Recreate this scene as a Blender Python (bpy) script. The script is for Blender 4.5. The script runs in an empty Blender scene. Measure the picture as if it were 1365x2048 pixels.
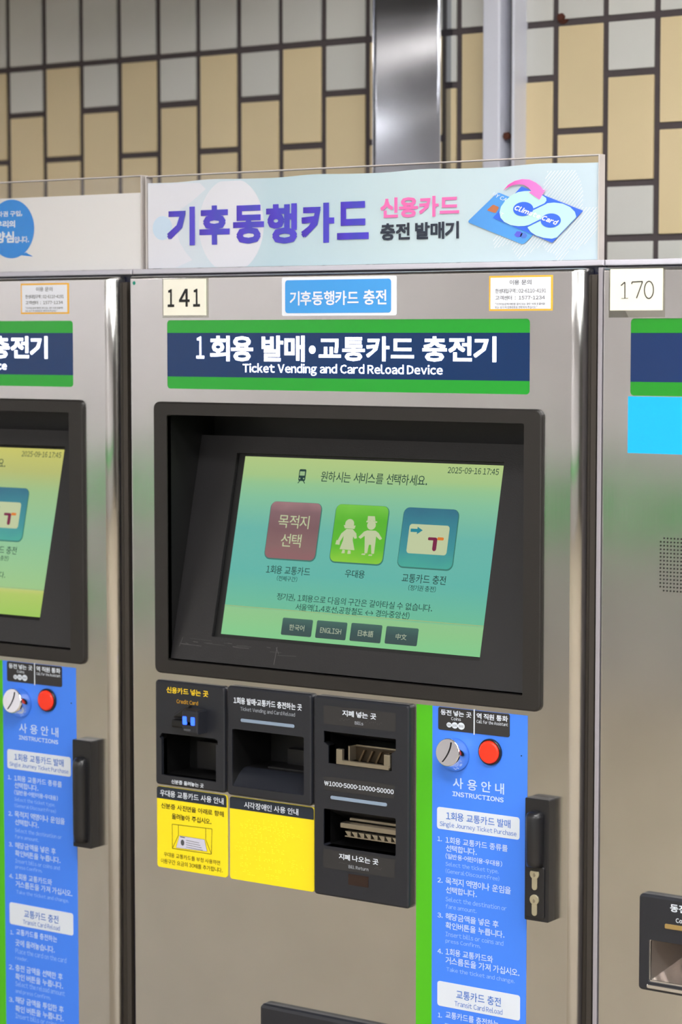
import bpy, bmesh, math, random
from mathutils import Vector, Matrix
SC = bpy.context.scene
COL = SC.collection
R = math.radians

# ------------------------------------------------------------------ camera
cam_d = bpy.data.cameras.new('camera'); cam = bpy.data.objects.new('camera', cam_d); COL.objects.link(cam)
cam_d.sensor_fit = 'VERTICAL'; cam_d.sensor_height = 36.0; cam_d.lens = 4719.35/2048*36.0
cam.location = (2.0152, -2.4203, 1.62)
cam.rotation_mode = 'XYZ'; cam.rotation_euler = (R(90-4.2964), 0, R(34.66))
cam_d.clip_start = .05
cam_d.dof.use_dof = True; cam_d.dof.focus_distance = 2.88; cam_d.dof.aperture_fstop = 5.6
SC.camera = cam

# ------------------------------------------------------------------ world, exposure
world = bpy.data.worlds.new('world'); SC.world = world; world.use_nodes = True
world.node_tree.nodes['Background'].inputs[0].default_value = (.85, .9, 1, 1)
world.node_tree.nodes['Background'].inputs[1].default_value = .25
SC.view_settings.view_transform = 'Standard'; SC.view_settings.look = 'None'
SC.view_settings.gamma = 1; SC.view_settings.use_curve_mapping = False
SC.view_settings.exposure = 0.11
LAMP = 27.0          # radiance of the fluorescent panels

# ------------------------------------------------------------------ materials
def lin(c):
    return tuple(((v/255)/12.92 if v/255 <= .04045 else ((v/255+.055)/1.055)**2.4) for v in c)
MATS = {}
def mat(name, rgb, rough=.5, metal=0., emis=None, es=0., spec=.5, noise=0., nscale=30., bump=0., bscale=200., var=0., coat=0.):
    """principled material; noise = blotchy wear of the base colour, bump = fine relief, var = change per object"""
    if name in MATS: return MATS[name]
    m = bpy.data.materials.new(name); m.use_nodes = True; nt = m.node_tree; b = nt.nodes['Principled BSDF']
    c = lin(rgb) + (1,)
    b.inputs['Base Color'].default_value = c; b.inputs['Roughness'].default_value = rough
    b.inputs['Metallic'].default_value = metal; b.inputs['Specular IOR Level'].default_value = spec
    if coat: b.inputs['Coat Weight'].default_value = coat; b.inputs['Coat Roughness'].default_value = .08
    tc = nt.nodes.new('ShaderNodeTexCoord')
    if noise or var:
        n = nt.nodes.new('ShaderNodeTexNoise'); n.inputs['Scale'].default_value = nscale; n.inputs['Detail'].default_value = 5
        nt.links.new(tc.outputs['Object'], n.inputs['Vector'])
        hs = nt.nodes.new('ShaderNodeHueSaturation'); hs.inputs['Color'].default_value = c
        mr = nt.nodes.new('ShaderNodeMapRange'); mr.inputs['To Min'].default_value = 1-noise; mr.inputs['To Max'].default_value = 1+noise
        nt.links.new(n.outputs['Fac'], mr.inputs['Value'])
        out = mr.outputs[0]
        if var:
            oi = nt.nodes.new('ShaderNodeObjectInfo'); m2 = nt.nodes.new('ShaderNodeMapRange')
            m2.inputs['To Min'].default_value = 1-var; m2.inputs['To Max'].default_value = 1+var
            nt.links.new(oi.outputs['Random'], m2.inputs['Value'])
            mu = nt.nodes.new('ShaderNodeMath'); mu.operation = 'MULTIPLY'
            nt.links.new(out, mu.inputs[0]); nt.links.new(m2.outputs[0], mu.inputs[1]); out = mu.outputs[0]
            av = nt.nodes.new('ShaderNodeVectorMath'); av.operation = 'ADD'
            nt.links.new(tc.outputs['Object'], av.inputs[0]); nt.links.new(oi.outputs['Location'], av.inputs[1])
            nt.links.new(av.outputs[0], n.inputs['Vector'])
        nt.links.new(out, hs.inputs['Value']); nt.links.new(hs.outputs[0], b.inputs['Base Color'])
    if bump:
        n2 = nt.nodes.new('ShaderNodeTexNoise'); n2.inputs['Scale'].default_value = bscale; n2.inputs['Detail'].default_value = 3
        nt.links.new(tc.outputs['Object'], n2.inputs['Vector'])
        bp = nt.nodes.new('ShaderNodeBump'); bp.inputs['Strength'].default_value = bump; bp.inputs['Distance'].default_value = .001
        nt.links.new(n2.outputs['Fac'], bp.inputs['Height']); nt.links.new(bp.outputs[0], b.inputs['Normal'])
    if emis is not None:
        b.inputs['Emission Color'].default_value = lin(emis)+(1,); b.inputs['Emission Strength'].default_value = es
    MATS[name] = m; return m
def steel(name, rgb, rough=.2, streak=.06, wave=.0015):
    """brushed stainless steel: vertical hairlines in roughness and relief, faint smudges, slow sheet waviness"""
    if name in MATS: return MATS[name]
    m = mat(name, rgb, rough, 1.0); nt = m.node_tree; b = nt.nodes['Principled BSDF']
    tg = nt.nodes.new('ShaderNodeTangent'); tg.direction_type = 'RADIAL'; tg.axis = 'Z'; nt.links.new(tg.outputs[0], b.inputs['Tangent']); b.inputs['Anisotropic'].default_value = .9
    tc = nt.nodes.new('ShaderNodeTexCoord')
    mp = nt.nodes.new('ShaderNodeMapping'); mp.inputs['Scale'].default_value = (900, 900, 6)
    nt.links.new(tc.outputs['Object'], mp.inputs['Vector'])
    n = nt.nodes.new('ShaderNodeTexNoise'); n.inputs['Scale'].default_value = 1; n.inputs['Detail'].default_value = 2
    nt.links.new(mp.outputs[0], n.inputs['Vector'])
    n2 = nt.nodes.new('ShaderNodeTexNoise'); n2.inputs['Scale'].default_value = 7; n2.inputs['Detail'].default_value = 6
    nt.links.new(tc.outputs['Object'], n2.inputs['Vector'])
    a = nt.nodes.new('ShaderNodeMath'); a.operation = 'MULTIPLY_ADD'; a.inputs[1].default_value = streak; a.inputs[2].default_value = rough-streak*.5
    nt.links.new(n.outputs['Fac'], a.inputs[0])
    a2 = nt.nodes.new('ShaderNodeMath'); a2.operation = 'MULTIPLY_ADD'; a2.inputs[1].default_value = .10
    nt.links.new(n2.outputs['Fac'], a2.inputs[0]); 
    a3 = nt.nodes.new('ShaderNodeMath'); a3.operation = 'SUBTRACT'; a3.inputs[1].default_value = .05
    nt.links.new(a.outputs[0], a3.inputs[0]); nt.links.new(a3.outputs[0], a2.inputs[2]); nt.links.new(a2.outputs[0], b.inputs['Roughness'])
    hs = nt.nodes.new('ShaderNodeHueSaturation'); hs.inputs['Color'].default_value = lin(rgb)+(1,)
    mr = nt.nodes.new('ShaderNodeMapRange'); mr.inputs['To Min'].default_value = .88; mr.inputs['To Max'].default_value = 1.10
    nt.links.new(n2.outputs['Fac'], mr.inputs['Value']); nt.links.new(mr.outputs[0], hs.inputs['Value']); nt.links.new(hs.outputs[0], b.inputs['Base Color'])
    n3 = nt.nodes.new('ShaderNodeTexNoise'); n3.inputs['Scale'].default_value = 4.5; n3.inputs['Detail'].default_value = 1
    nt.links.new(tc.outputs['Object'], n3.inputs['Vector'])
    bp = nt.nodes.new('ShaderNodeBump'); bp.inputs['Strength'].default_value = .5; bp.inputs['Distance'].default_value = wave
    nt.links.new(n3.outputs['Fac'], bp.inputs['Height']); nt.links.new(bp.outputs[0], b.inputs['Normal'])
    return m
def ramp(name, stops, axis='Z', rough=.4, es=0., base=1.0, coord='Generated', noise=0.):
    """printed or displayed colour ramp along one axis of the object's own box"""
    if name in MATS: return MATS[name]
    m = bpy.data.materials.new(name); m.use_nodes = True; nt = m.node_tree; b = nt.nodes['Principled BSDF']
    tc = nt.nodes.new('ShaderNodeTexCoord'); sp = nt.nodes.new('ShaderNodeSeparateXYZ'); nt.links.new(tc.outputs[coord], sp.inputs[0])
    cr = nt.nodes.new('ShaderNodeValToRGB'); el = cr.color_ramp.elements
    src = sp.outputs[axis]
    if noise:
        n = nt.nodes.new('ShaderNodeTexNoise'); n.inputs['Scale'].default_value = 2.2; nt.links.new(tc.outputs[coord], n.inputs['Vector'])
        a = nt.nodes.new('ShaderNodeMath'); a.operation = 'MULTIPLY_ADD'; a.inputs[1].default_value = noise
        a0 = nt.nodes.new('ShaderNodeMath'); a0.operation = 'SUBTRACT'; a0.inputs[1].default_value = noise*.5
        nt.links.new(n.outputs['Fac'], a.inputs[0]); nt.links.new(src, a0.inputs[0]); nt.links.new(a0.outputs[0], a.inputs[2]); src = a.outputs[0]
    nt.links.new(src, cr.inputs[0])
    while len(el) < len(stops): el.new(.5)
    for e, (p, c) in zip(el, stops): e.position = p; e.color = lin(c)+(1,)
    if base: nt.links.new(cr.outputs[0], b.inputs['Base Color'])
    else: b.inputs['Base Color'].default_value = (.01, .01, .01, 1)
    b.inputs['Roughness'].default_value = rough
    if es: nt.links.new(cr.outputs[0], b.inputs['Emission Color']); b.inputs['Emission Strength'].default_value = es
    MATS[name] = m; return m
def glow(name, rgb, es): return mat(name, rgb, .4, emis=rgb, es=es, spec=.2)
def shown(name, rgb, es=.9):
    es *= .86
    """something drawn on a lit display: it only gives light"""
    m = mat(name, (8, 8, 8), .35, emis=rgb, es=es, spec=.3); return m

STEEL = steel('brushed_stainless_steel', (211, 210, 208), .17, .04)
PILLARSTEEL = steel('polished_stainless_sheet', (168, 171, 180), .13, .03, .0003)
NAVY = mat('navy_painted_steel', (7, 10, 38), .35, noise=.1)
GREYPAINT = mat('lilac_grey_painted_steel', (196, 193, 203), .4, noise=.04)
BLACKPL = mat('dark_brown_grey_plastic', (31, 28, 26), .45, noise=.06, nscale=60, bump=.15, bscale=700)
RECESS = mat('recess_grey_plastic', (27, 26, 28), .42, noise=.08, nscale=30, bump=.2, bscale=600)
DARKPL = mat('deep_black_plastic', (11, 11, 12), .45)
BLUEBLACK = mat('blue_black_moulded_plastic', (34, 36, 43), .33, noise=.05, nscale=40, bump=.12, bscale=600)
PLATE = mat('matt_charcoal_film', (42, 41, 42), .6)
NAVYBAND = mat('dark_slate_print', (28, 38, 52), .5)
YELLOW = mat('yellow_printed_plate', (252, 229, 20), .5, noise=.02)
GREEN = mat('lime_green_film', (76, 184, 14), .45)
BLUE = mat('bright_blue_film', (64, 130, 246), .4, noise=.02)
WHITEINK = mat('white_ink', (222, 230, 240), .6)
DIMINK = mat('grey_ink', (168, 175, 185), .6)
LIGHTBLUEINK = mat('pale_blue_ink', (178, 208, 250), .6)
BLACKINK = mat('black_ink', (28, 28, 30), .6)
GREYINK = mat('dark_grey_ink', (80, 82, 88), .6)
OLIVEINK = mat('dark_olive_ink', (70, 64, 12), .6)
YELLOWINK = mat('yellow_ink', (245, 210, 30), .6)
OCHREINK = mat('ochre_ink', (200, 150, 30), .6)
BLUEINK = mat('blue_ink', (70, 120, 205), .6)
HEADBOX = mat('pale_grey_print', (214, 222, 234), .5)
CREAMPAPER = mat('cream_paper', (246, 244, 230), .6, noise=.015)
OLDPAPER = mat('aged_cream_paper', (247, 243, 220), .45, noise=.03, nscale=25, coat=.5)
WHITEPAPER = mat('white_sticker_paper', (232, 236, 246), .5)
ORANGE = mat('orange_print', (245, 185, 60), .5)
SKY = mat('sky_blue_print', (68, 158, 232), .4)
CYAN = mat('cyan_vinyl', (0, 176, 252), .4)
CHROME = mat('chrome', (235, 236, 240), .07, 1.0)
RED = mat('red_plastic', (236, 52, 28), .3, emis=(236, 52, 28), es=.12)
BRASS = mat('pale_nickel_silver', (200, 194, 168), .35, .8)
TRAYMETAL = mat('worn_tin_plate', (172, 163, 146), .32, .9, noise=.1)
HANDLE = mat('satin_black_metal', (30, 30, 33), .28, noise=.05, nscale=50)
RUST = mat('rusty_iron', (92, 48, 34), .8, .2, noise=.3, nscale=90, bump=.6, bscale=300)
WHITEPAINT = mat('white_enamel', (226, 228, 240), .3, noise=.03)
COPPER = mat('old_copper_wire', (170, 120, 90), .5, .6)
BLUELED = glow('blue_led', (44, 84, 255), 2.6)
BAR = mat('frosted_light_bar', (138, 156, 178), .35)
BAR2 = mat('amber_light_bar', (150, 124, 74), .35)
HS_NAVY = mat('backlit_navy_panel', (1, 34, 74), .2, emis=(2, 55, 108), es=.35)
HS_GREEN = mat('backlit_green_panel', (26, 132, 38), .2, emis=(38, 165, 50), es=.3)
HS_NAVY2 = mat('unlit_navy_panel', (20, 48, 96), .14)
HS_GREEN2 = mat('unlit_green_panel', (36, 142, 40), .14)
HS_TEXT = glow('backlit_white_letters', (238, 240, 255), 2.2)
TILE_CREAM = mat('cream_glazed_tile', (232, 212, 168), .3, noise=.03, nscale=12, var=.035)
TILE_WHITE = mat('off_white_glazed_tile', (218, 218, 212), .3, noise=.03, nscale=12, var=.03)
GROUT = mat('dark_grout', (84, 76, 78), .9, noise=.15, nscale=40, bump=.4, bscale=250)
FLOORM = mat('beige_terrazzo', (166, 153, 134), .35, noise=.08, nscale=60)
CEILM = mat('grey_ceiling_panel', (92, 92, 96), .7, noise=.04)
FARWALL = mat('pale_grey_wall_panel', (216, 214, 218), .5, noise=.03, nscale=3)
FARGREEN = mat('green_wall_stripe', (24, 190, 74), .5)
FARGREY = mat('mid_grey_wall_panel', (176, 173, 172), .5)
TUBE = glow('fluorescent_panel', (254, 253, 251), LAMP)
COVE = glow('dim_cove_panel', (255, 248, 238), 4.2)
LAMPS = [(x, x+1.3, y, y+.35, TUBE, 'white fluorescent panel on the ceiling, ' + w + ', ' + v) for x, w in ((.6, 'column nearest the machines'), (2.9, 'second column'), (5.2, 'column farthest right')) for y, v in ((-1.5, 'first row from the tiled wall'), (-3.3, 'second row from the tiled wall'), (-5.2, 'third row from the tiled wall'))]
LAMPS += [(x, x+1.3, y, y+.35, TUBE, 'white fluorescent panel on the ceiling, ' + w) for x, y, w in ((-6.4, -2.2, 'far left, nearest the tiled wall'), (-6.4, -4.4, 'far left, middle one'), (-6.4, -6.4, 'far left, nearest the far wall'), (-1.6, -6.3, 'beside the far wall'), (-.9, -4.6, 'left of the third row'))]  # unseen panels added so the steel has a brighter room to reflect
LAMPS.append((1.1, 2.4, -.55, -.35, TUBE, 'narrow white ceiling panel right above the machines'))  # added panel, lifts the light on the tiles at the right
LAMPS.append((-5.5, -1.2, -4.15, -3.75, COVE, 'long dim cove panel on the ceiling left of the bright panels'))
LAMPS.append((-4.9, -2.2, -6.35, -6.2, COVE, 'narrow dim cove panel on the ceiling close to the far wall'))

def acrylic(name, tint=(255, 255, 255), fac=1.0):
    m = bpy.data.materials.new(name); m.use_nodes = True; nt = m.node_tree; nt.nodes.clear()
    o = nt.nodes.new('ShaderNodeOutputMaterial'); t = nt.nodes.new('ShaderNodeBsdfTransparent'); t.inputs[0].default_value = lin(tint)+(1,)
    g = nt.nodes.new('ShaderNodeBsdfGlossy'); g.inputs['Roughness'].default_value = .04
    lw = nt.nodes.new('ShaderNodeLayerWeight'); lw.inputs[0].default_value = .5
    pw = nt.nodes.new('ShaderNodeMath'); pw.operation = 'POWER'; pw.inputs[1].default_value = 5; nt.links.new(lw.outputs['Facing'], pw.inputs[0])
    f = nt.nodes.new('ShaderNodeMath'); f.operation = 'MULTIPLY_ADD'; f.inputs[1].default_value = .9; f.inputs[2].default_value = .03; nt.links.new(pw.outputs[0], f.inputs[0])
    mx = nt.nodes.new('ShaderNodeMixShader'); nt.links.new(f.outputs[0], mx.inputs[0]); nt.links.new(t.outputs[0], mx.inputs[1]); nt.links.new(g.outputs[0], mx.inputs[2])
    nt.links.new(mx.outputs[0], o.inputs[0]); return m
ACRYL = acrylic('clear_acrylic', (251, 251, 251))
TAPE = acrylic('clear_tape', (246, 246, 242))
EDGE = mat('polished_acrylic_edge', (196, 190, 188), .25, noise=.1, nscale=30)

# ------------------------------------------------------------------ geometry helpers
def setp(o, label=None, cat=None, group=None, kind=None):
    if label: o['label'] = label
    if cat: o['category'] = cat
    if group: o['group'] = group
    if kind: o['kind'] = kind
    return o
def empty(name, loc, label, cat, group=None):
    o = bpy.data.objects.new(name, None); COL.objects.link(o); o.location = loc; o.empty_display_size = .1
    return setp(o, label, cat, group)
def link(name, me, parent=None):
    o = bpy.data.objects.new(name, me); COL.objects.link(o)
    if parent is not None: o.parent = parent
    return o
def rrect(x0, x1, z0, z1, r=0., n=5):
    """rounded rectangle, counter-clockwise seen from the front (-Y)"""
    if r <= 0: return [(x0, z0), (x1, z0), (x1, z1), (x0, z1)]
    r = min(r, (x1-x0)/2-1e-5, (z1-z0)/2-1e-5); P = []
    for cx, cz, a in ((x1-r, z0+r, -90), (x1-r, z1-r, 0), (x0+r, z1-r, 90), (x0+r, z0+r, 180)):
        for i in range(n+1):
            t = R(a+90*i/n); P.append((cx+r*math.cos(t), cz+r*math.sin(t)))
    return P
def ellipse(cx, cz, rx, rz, n=40, rot=0.):
    c, s = math.cos(rot), math.sin(rot); P = []
    for i in range(n):
        t = 2*math.pi*i/n; a, b = rx*math.cos(t), rz*math.sin(t); P.append((cx+a*c-b*s, cz+a*s+b*c))
    return P
def shrink(poly, d):
    """inset a convex-ish polygon by d"""
    n = len(poly); out = []
    for i in range(n):
        a, b, c = Vector(poly[i-1]), Vector(poly[i]), Vector(poly[(i+1) % n])
        u, v = (b-a), (c-b)
        if u.length < 1e-9 or v.length < 1e-9: out.append(tuple(b)); continue
        u.normalize(); v.normalize(); n1 = Vector((-u.y, u.x)); n2 = Vector((-v.y, v.x)); m = n1+n2
        if m.length < 1e-6: m = n1.copy()
        m.normalize(); k = max(.4, m.dot(n1)); out.append(tuple(b+m*(d/k)))
    return out
def area(p): return sum(p[i-1][0]*p[i][1]-p[i][0]*p[i-1][1] for i in range(len(p)))/2
class MB:
    """collects faces; build() links them as one mesh object. f maps (x, y, z) to the parent's space"""
    def __init__(s, f=None): s.v = []; s.q = []; s.f = f; s.sm = []; s.cuts = []
    def next(s): s.cuts.append((len(s.v), len(s.q))); return s      # what follows becomes an object of its own
    def V(s, p): s.v.append(tuple(p)); return len(s.v)-1
    def face(s, pts, sm=False): s.q.append([s.V(p) for p in pts]); s.sm.append(sm)
    def idx(s, ids, sm=False): s.q.append(list(ids)); s.sm.append(sm)
    def flat(s, poly, y=0.):
        if area(poly) < 0: poly = poly[::-1]
        s.face([(a, y, b) for a, b in poly])
    def prism(s, poly, y0, y1, c=0., c2=None):
        """front at y0 (towards -Y), back at y1, front edge chamfered by c"""
        if area(poly) < 0: poly = poly[::-1]
        n = len(poly); c2 = c if c2 is None else c2
        rings = [[s.V((a, y1, b)) for a, b in poly]]
        if c:
            rings.append([s.V((a, y0+c2, b)) for a, b in poly])
            rings.append([s.V((a, y0+c2*.3, b)) for a, b in shrink(poly, c*.3)])
            rings.append([s.V((a, y0, b)) for a, b in shrink(poly, c)])
        else: rings.append([s.V((a, y0, b)) for a, b in poly])
        for p, q in zip(rings, rings[1:]):
            for i in range(n): s.idx((p[i], p[(i+1) % n], q[(i+1) % n], q[i]))
        s.idx(rings[-1]); s.idx(rings[0][::-1])
    def box(s, x0, x1, y0, y1, z0, z1): s.prism([(x0, z0), (x1, z0), (x1, z1), (x0, z1)], y0, y1)
    def loft(s, rings, cap0=True, cap1=True, sm=True):
        ids = [[s.V(p) for p in r] for r in rings]; n = len(ids[0])
        for p, q in zip(ids, ids[1:]):
            for i in range(n): s.idx((p[i], p[(i+1) % n], q[(i+1) % n], q[i]), sm)
        if cap0: s.idx(ids[0][::-1])
        if cap1: s.idx(ids[-1])
    def well(s, x0, x1, z0, z1, y0, y1, x0b=None, x1b=None, z0b=None, z1b=None, back=True):
        """open box seen from the front: four inner walls and a back, tapering if the back is given"""
        x0b = x0 if x0b is None else x0b; x1b = x1 if x1b is None else x1b; z0b = z0 if z0b is None else z0b; z1b = z1 if z1b is None else z1b
        F = [(x0, y0, z0), (x1, y0, z0), (x1, y0, z1), (x0, y0, z1)]; B = [(x0b, y1, z0b), (x1b, y1, z0b), (x1b, y1, z1b), (x0b, y1, z1b)]
        for i in range(4): j = (i+1) % 4; s.face((F[i], B[i], B[j], F[j]))
        if back: s.face(B)
    def cyl(s, cx, cz, r0, r1, y0, y1, n=32, dx=0, dz=0):
        a = [(cx+r0*math.cos(2*math.pi*i/n), y0, cz+r0*math.sin(2*math.pi*i/n)) for i in range(n)]
        b = [(cx+dx+r1*math.cos(2*math.pi*i/n), y1, cz+dz+r1*math.sin(2*math.pi*i/n)) for i in range(n)]
        s.loft([a, b])
    def tube(s, pts, r, n=8):
        rings = []
        for k, p in enumerate(pts):
            p = Vector(p); a = Vector(pts[max(0, k-1)]); b = Vector(pts[min(len(pts)-1, k+1)]); d = (b-a).normalized()
            u = d.orthogonal().normalized(); w = d.cross(u)
            rings.append([tuple(p+u*r*math.cos(2*math.pi*i/n)+w*r*math.sin(2*math.pi*i/n)) for i in range(n)])
        s.loft(rings)
    def mesh(s, name, m, fix=False):
        me = bpy.data.meshes.new(name); v = [s.f(*p) for p in s.v] if s.f else s.v
        me.from_pydata(v, [], s.q); me.materials.append(m)
        me.polygons.foreach_set('use_smooth', s.sm); me.update()
        if fix:
            bm = bmesh.new(); bm.from_mesh(me); bmesh.ops.remove_doubles(bm, verts=bm.verts, dist=1e-6)
            bmesh.ops.recalc_face_normals(bm, faces=bm.faces); bm.to_mesh(me); bm.free()
        return me
    def build(s, name, m, parent=None, fix=False):
        c = [(0, 0)]+s.cuts+[(len(s.v), len(s.q))]; out = None
        for (a, p), (b, q) in zip(c, c[1:]):
            if q <= p: continue
            k = MB(s.f); k.v = s.v[a:b]; k.q = [[i-a for i in f] for f in s.q[p:q]]; k.sm = s.sm[p:q]
            o = link(name, k.mesh(name, m, fix), parent); out = out or o
        return out

_fc = {}
def glyph(ch, weight):
    """one character as flat triangles in em units: vertices, faces, left, right. Latin signs come from the
    full-width range so that every line is set in the same plain sans as the Korean"""
    k = (ch, weight)
    if k in _fc: return _fc[k]
    body = chr(ord(ch)+0xFEE0) if 33 <= ord(ch) <= 126 else {'·': '・', '₩': '￦'}.get(ch, ch)
    cu = bpy.data.curves.new('t', 'FONT'); cu.body = body; cu.fill_mode = 'FRONT'; cu.resolution_u = 2; cu.offset = weight
    ob = bpy.data.objects.new('t', cu); me = bpy.data.meshes.new_from_object(ob)
    v = [(a.co.x, a.co.y) for a in me.vertices]; q = [tuple(p.vertices) for p in me.polygons]
    bpy.data.objects.remove(ob); bpy.data.curves.remove(cu); bpy.data.meshes.remove(me)
    _fc[k] = (v, q, min(a for a, b in v), max(a for a, b in v)); return _fc[k]
_lc = {}
def glyphs(txt, weight=0., spacing=1.):
    """a line of writing scaled to a unit box"""
    k = (txt, weight, spacing)
    if k in _lc: return _lc[k]
    V, Q, x = [], [], 0.
    for ch in txt:
        if ch == ' ': x += .27*spacing; continue
        v, q, a, b = glyph(ch, weight)
        if ch == '-': v = [(a+(p[0]-a)*.45, p[1]) for p in v]; b = a+(b-a)*.45
        if ch == '·': v = [((p[0]-(a+b)/2)*.85+(a+b)/2, (p[1]-.38)*.85+.38) for p in v]; a, b = min(p[0] for p in v), max(p[0] for p in v)
        n = len(V); asc = ord(ch) < 0x1100
        if asc: off = x-a+.035; x += b-a+.075*spacing
        else: w = max(b-a, .62); off = x-(a+b)/2+w/2+.03; x += w+.085*spacing
        V += [(p[0]+off, p[1]) for p in v]; Q += [tuple(i_+n for i_ in f) for f in q]
    x0 = min(a for a, b in V); x1 = max(a for a, b in V); y0 = min(b for a, b in V); y1 = max(b for a, b in V)
    _lc[k] = ([((a-x0)/(x1-x0)-.5, (b-y0)/(y1-y0)-.5) for a, b in V], Q); return _lc[k]
class Ink(MB):
    """flat print: writing, shapes and lines lying at depth y on a face"""
    def __init__(s, y=0., f=None): super().__init__(f); s.y = y
    def text(s, txt, xc, zc, w, h, weight=.0, slant=0., rise=0., spacing=1.):
        # heavier strokes: the same line struck again a hair to each side, in thin layers
        d = max(0., weight-.010)*h; v, q = glyphs(txt, min(weight, .010), spacing); s.next()
        for n, (p0, p1) in enumerate(((0, 0), (d, d), (-d, d), (-d, -d), (d, -d)) if d > 0 else ((0, 0),)):
            b = len(s.v)
            for a, c in v: s.V((xc+a*(w-2*d)+c*h*slant+p0, s.y-.00003*n, zc+c*(h-2*d)+a*w*rise+p1))
            for p in q: s.idx([i+b for i in p])
        return s
    def layer(s): s.next(); s.y -= .00008; return s     # the next shape lies on top, as an object of its own
    def poly(s, p): s.flat(p, s.y); return s
    def rect(s, x0, x1, z0, z1, r=0.): s.flat(rrect(x0, x1, z0, z1, r), s.y); return s
    def line(s, a, b, w):
        a, b = Vector(a), Vector(b); n = (b-a).normalized(); n = Vector((-n.y, n.x))*w*.5
        s.flat([tuple(a-n), tuple(b-n), tuple(b+n), tuple(a+n)], s.y); return s
    def frame(s, x0, x1, z0, z1, w):
        for a in ((x0, x1, z0, z0+w), (x0, x1, z1-w, z1), (x0, x0+w, z0+w, z1-w), (x1-w, x1, z0+w, z1-w)): s.rect(*a)
        return s
def hatch(ink, poly, step, ang, w):
    c, s = math.cos(ang), math.sin(ang); Q = [(x*c+z*s, -x*s+z*c) for x, z in poly]
    lo, hi = min(q[1] for q in Q), max(q[1] for q in Q); t = lo+step/2
    while t < hi:
        xs = []
        for i in range(len(Q)):
            a, b = Q[i-1], Q[i]
            if (a[1] <= t) != (b[1] <= t): xs.append(a[0]+(b[0]-a[0])*(t-a[1])/(b[1]-a[1]))
        xs.sort()
        for a, b in zip(xs[::2], xs[1::2]):
            ink.line((a*c-t*s, a*s+t*c), (b*c-t*s, b*s+t*c), w)
        t += step
def cut(me, cutters, name):
    """mesh minus a mesh of cutters"""
    a = bpy.data.objects.new('a', me); b = bpy.data.objects.new('b', cutters); COL.objects.link(a); COL.objects.link(b)
    md = a.modifiers.new('b', 'BOOLEAN'); md.operation = 'DIFFERENCE'; md.solver = 'EXACT'; md.object = b
    dg = bpy.context.evaluated_depsgraph_get(); dg.update()
    out = bpy.data.meshes.new_from_object(a.evaluated_get(dg), preserve_all_data_layers=True, depsgraph=dg); out.name = name
    bpy.data.objects.remove(a); bpy.data.objects.remove(b)
    return out

# ------------------------------------------------------------------ the room
WY = .70                                     # front of the tile bed on the back wall
def slab(name, x0, x1, y0, y1, z0, z1, m):
    b = MB(); b.box(x0, x1, y0, y1, z0, z1); return setp(b.build(name, m), kind='structure')
slab('floor', -7, 8, -7.0, .9, -.1, 0, FLOORM)
slab('ceiling', -7, 8, -7.0, .9, 2.75, 2.85, CEILM)
wall = slab('wall_back', -7, 8, WY+.001, .9, 0, 2.75, GROUT)
slab('wall_front', -7, 8, -7.2, -7.0, 0, 2.75, FARWALL)
slab('wall_left', -7.2, -7, -7.0, .9, 0, 2.75, FARWALL)
slab('wall_right', 8, 8.2, -7.0, .9, 0, 2.75, mat('umber_wall_panel', (74, 70, 66), .6, noise=.04))
slab('added_soffit', -7, .10, -.75, .7, 2.30, 2.75, CEILM)  # unseen soffit, added and sized to shade the upper left tiles
slab('trim_1', -7, 8, -7.0, -6.98, .76, .93, FARGREEN)
slab('trim_3', -7, 8, -7.0, -6.99, 0, 1.06, FARGREY)
slab('trim_4', -7, -5.2, -7.0, -6.98, .19, .32, FARGREEN)
# tiles: columns 84.8 mm apart; two-up pattern between continuous joints
PW, U, X00, Z00, G = .0848, .0805, -.8533, 2.084, .0050
random.seed(4)
def tile_mesh(name, h, m):
    b = MB(); b.prism(rrect(G, PW-G, G, h-G, .0012, 2), -.0025, .0025, .0010); return b.mesh(name, m)
T = {'w1': tile_mesh('tile', U, TILE_WHITE), 'w2': tile_mesh('tile', 2*U, TILE_WHITE), 'c2': tile_mesh('tile', 2*U, TILE_CREAM)}
def put(kind, x, z):
    o = link('tile', T[kind], wall); o.location = (x+random.uniform(-.0004, .0004), WY+random.uniform(-.0007, .0005), z+random.uniform(-.0005, .0005))
    o.rotation_euler = (random.uniform(-.004, .004), random.uniform(-.002, .002), random.uniform(-.006, .006))
def column(k, puts):
    x = X00+k*PW
    puts('w2', x, Z00-6*U); puts('w2', x, Z00); puts('w2', x, Z00+6*U)
    if k % 2 == 0: puts('w1', x, Z00-U); puts('c2', x, Z00-3*U); puts('w1', x, Z00-4*U)
    else: puts('c2', x, Z00-2*U); puts('c2', x, Z00-4*U)
    z = Z00+2*U
    if k % 2 == 0: puts('w1', x, z+3*U); puts('c2', x, z+U); puts('w1', x, z)
    else: puts('c2', x, z+2*U); puts('c2', x, z)
for k in range(-5, 23): column(k, put)
rest = {'w': MB(), 'c': MB()}
def put2(kind, x, z):
    h = U*int(kind[1]); b = rest[kind[0]]; b.prism(rrect(x+G, x+PW-G, z+G, z+h-G), WY-.0025, WY+.0025, .001)
for k in list(range(-60, -5))+list(range(23, 90)): column(k, put2)
setp(rest['w'].build('tile', TILE_WHITE, wall), kind='stuff'); setp(rest['c'].build('tile', TILE_CREAM, wall), kind='stuff')
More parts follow.
